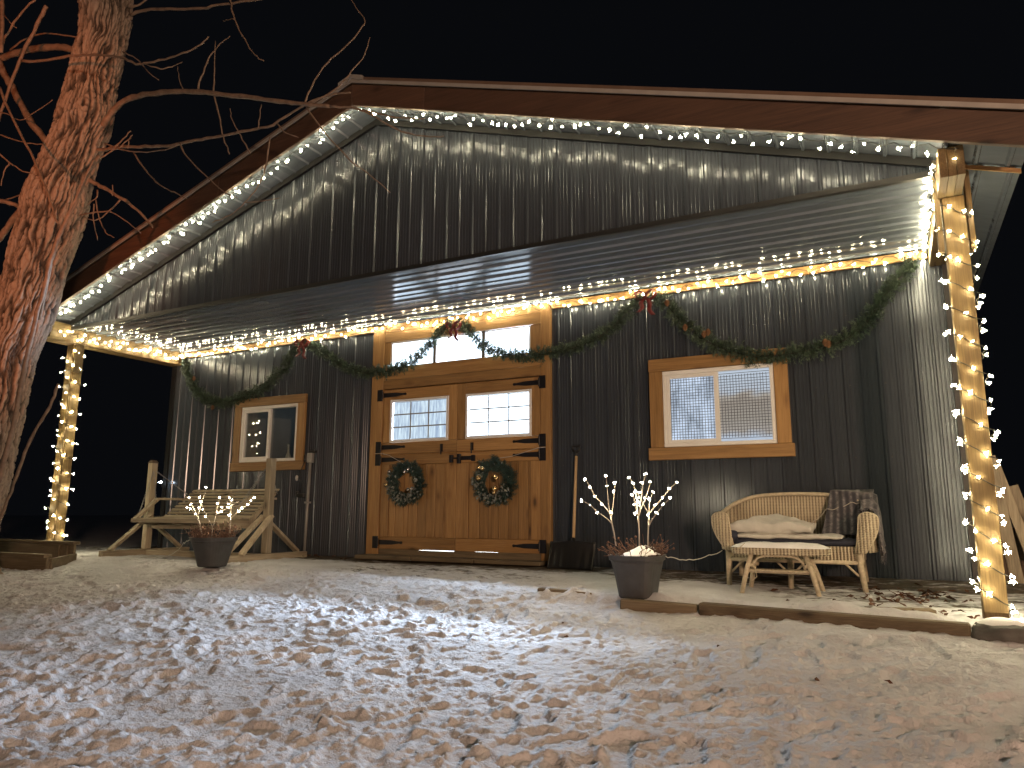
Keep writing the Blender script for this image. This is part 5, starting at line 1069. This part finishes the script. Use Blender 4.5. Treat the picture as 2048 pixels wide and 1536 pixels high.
def timber(p0, p1, w, h, label, name='landscape_timber', mat=None, cat='timber', sag=0):
    return single(name, M().bar(p0, p1, w, h), mat or wood('old','x'), label, cat, 'timbers edging the porch' if cat == 'timber' else None, bevel=.012)
timber((1.99,-1.80,-.195),(2.50,-1.82,-.212), .10, .10, 'short snowy timber lying left of the square planter')
timber((2.80,-1.99,-.235),(3.40,-1.985,-.250), .10, .12, 'half buried timber at the foot of the square planter')
timber((3.42,-1.99,-.245),(5.15,-2.12,-.262), .11, .15, 'long brown timber edging the porch up to the rock')
single('loose_board', M().bar((4.54,-1.66,-.193),(4.97,-1.53,-.193), .12, .035), wood('old','x'), 'flat worn board lying in snow beside the brown leaves', 'board', bevel=.005)
def rock(c, sx, sy, sz, label):
    m = M().ball((0,0,0), 1, 40, 26); vs = []
    for v in m.v:
        p = Vector(v); k = 1+.22*mnoise.noise(p*1.3+Vector((5,1,2)))+.07*mnoise.noise(p*4)
        vs.append((c[0]+p.x*sx*k, c[1]+p.y*sy*k, c[2]+(p.z*sz*k if p.z < .35 else .35*sz*k+(p.z-.35)*sz*.3)))
    m.v = vs; t = thing('rock', (c[0], c[1], c[2]-sz), label, 'rock'); part('stone', m, MSTONE, t, smooth=True)
    rows = []
    for i in range(17):
        row = []
        for j in range(33):
            a = 2*math.pi*j/32; r = i/16; x = c[0]+sx*.93*r*math.cos(a); y = c[1]+sy*(.80 if math.sin(a) < 0 else 1)*r*math.sin(a)
            row.append((x, y, c[2]+sz*(.50-.30*r**4)+.030*(1-r*r)+.010*mnoise.noise((x*9,y*9,3))*(1-r)))
        rows.append(row)
    part('snow', M().grid(rows), MSNOW, t, smooth=True)
rock((5.315,-2.11,-.24), .175, .15, .13, 'dark field stone capped with snow in front of the near post')
m = M()
for k in range(150):
    if k < 95: x, y = RNG.normal(4.86,.20), RNG.normal(-1.02,.20)
    elif k < 125: x, y = RNG.normal(4.80,.2), RNG.normal(-1.66,.06)
    elif k < 138: x, y = RNG.uniform(-2.6,-1.0), RNG.uniform(-.5,-.1)
    elif k < 144: x, y = RNG.uniform(2.0,5), RNG.uniform(-3.6,-2.6)
    else: x, y = RNG.normal(4.2,.4), RNG.normal(-1.3,.2)
    z = gz(x, y)+.016; a = RNG.uniform(0,6.28); d = Vector((math.cos(a), math.sin(a), RNG.normal(0,.25))); s = Vector((-math.sin(a), math.cos(a), RNG.normal(0,.3))); L = RNG.uniform(.018,.04)*(.6 if 137 < k < 144 else 1); p = Vector((x,y,z))
    m.add([p-d*L, p-d*L*.2+s*L*.6, p+d*L*.5+s*L*.35+Vector((0,0,.01)), p+d*L, p+d*L*.4-s*L*.5, p-d*L*.3-s*L*.45+Vector((0,0,.008))], [(0,1,2,3),(0,3,4,5)])
lv = part('fallen_leaves', m, MLEAF, recalc=False, kind='stuff'); lv['label'] = 'brown fallen leaves scattered on the snow near the loveseat'; lv['category'] = 'leaves'
# raised bed box at the far left
gb = thing('garden_box', (-4.6, -2.3, -.28), 'low open wooden box in the snow left of the far post', 'wooden box')
OLX, OLY, OLZ = wood('old','x'), wood('old','y'), wood('old','z')
part('board', M().box(-6.1, -4.03, -2.47, -2.43, -.33, -.055), OLX, gb, bevel=.004)
part('rail', M().box(-6.1, -4.05, -2.495, -2.40, -.052, -.012), OLX, gb, bevel=.005)
part('board', M().bar((-4.05,-2.41,-.19),(-4.46,-1.86,-.17), .035, .26), OLY, gb, bevel=.004)
part('board', M().box(-6.2, -4.48, -1.88, -1.845, -.30, .065), OLX, gb, bevel=.004)
part('rail', M().box(-6.2, -4.46, -1.90, -1.81, .067, .105), OLX, gb, bevel=.005)
for xx in (-4.62, -4.80): part('stake', M().box(xx-.05, xx+.05, -1.905, -1.885, -.3, .06), OLZ, gb, bevel=.003)
# boards leaning at the side of the barn
for i, (p0, p1, w, lab) in enumerate((((5.70,.32,-.15),(5.575,.28,1.02),.10,'narrow grey board leaning behind the near post'), ((5.845,.42,.05),(5.615,.40,.99),.085,'longer slanting board leaning behind the near post'), ((5.90,.60,.10),(5.74,.58,.75),.14,'wide slanting board farthest behind the near post'))):
    single('leaning_board', M().bar(p0, p1, w, .03, (0,1,0)), wood('weathered','z'), lab, 'board', 'boards leaning behind the near post', bevel=.003)
single('timber_stack', M().box(5.56,5.95,.75,1.1,-.3,.36), wood('dark','x'), 'dark wooden crate behind the leaning boards', 'crate', bevel=.01)
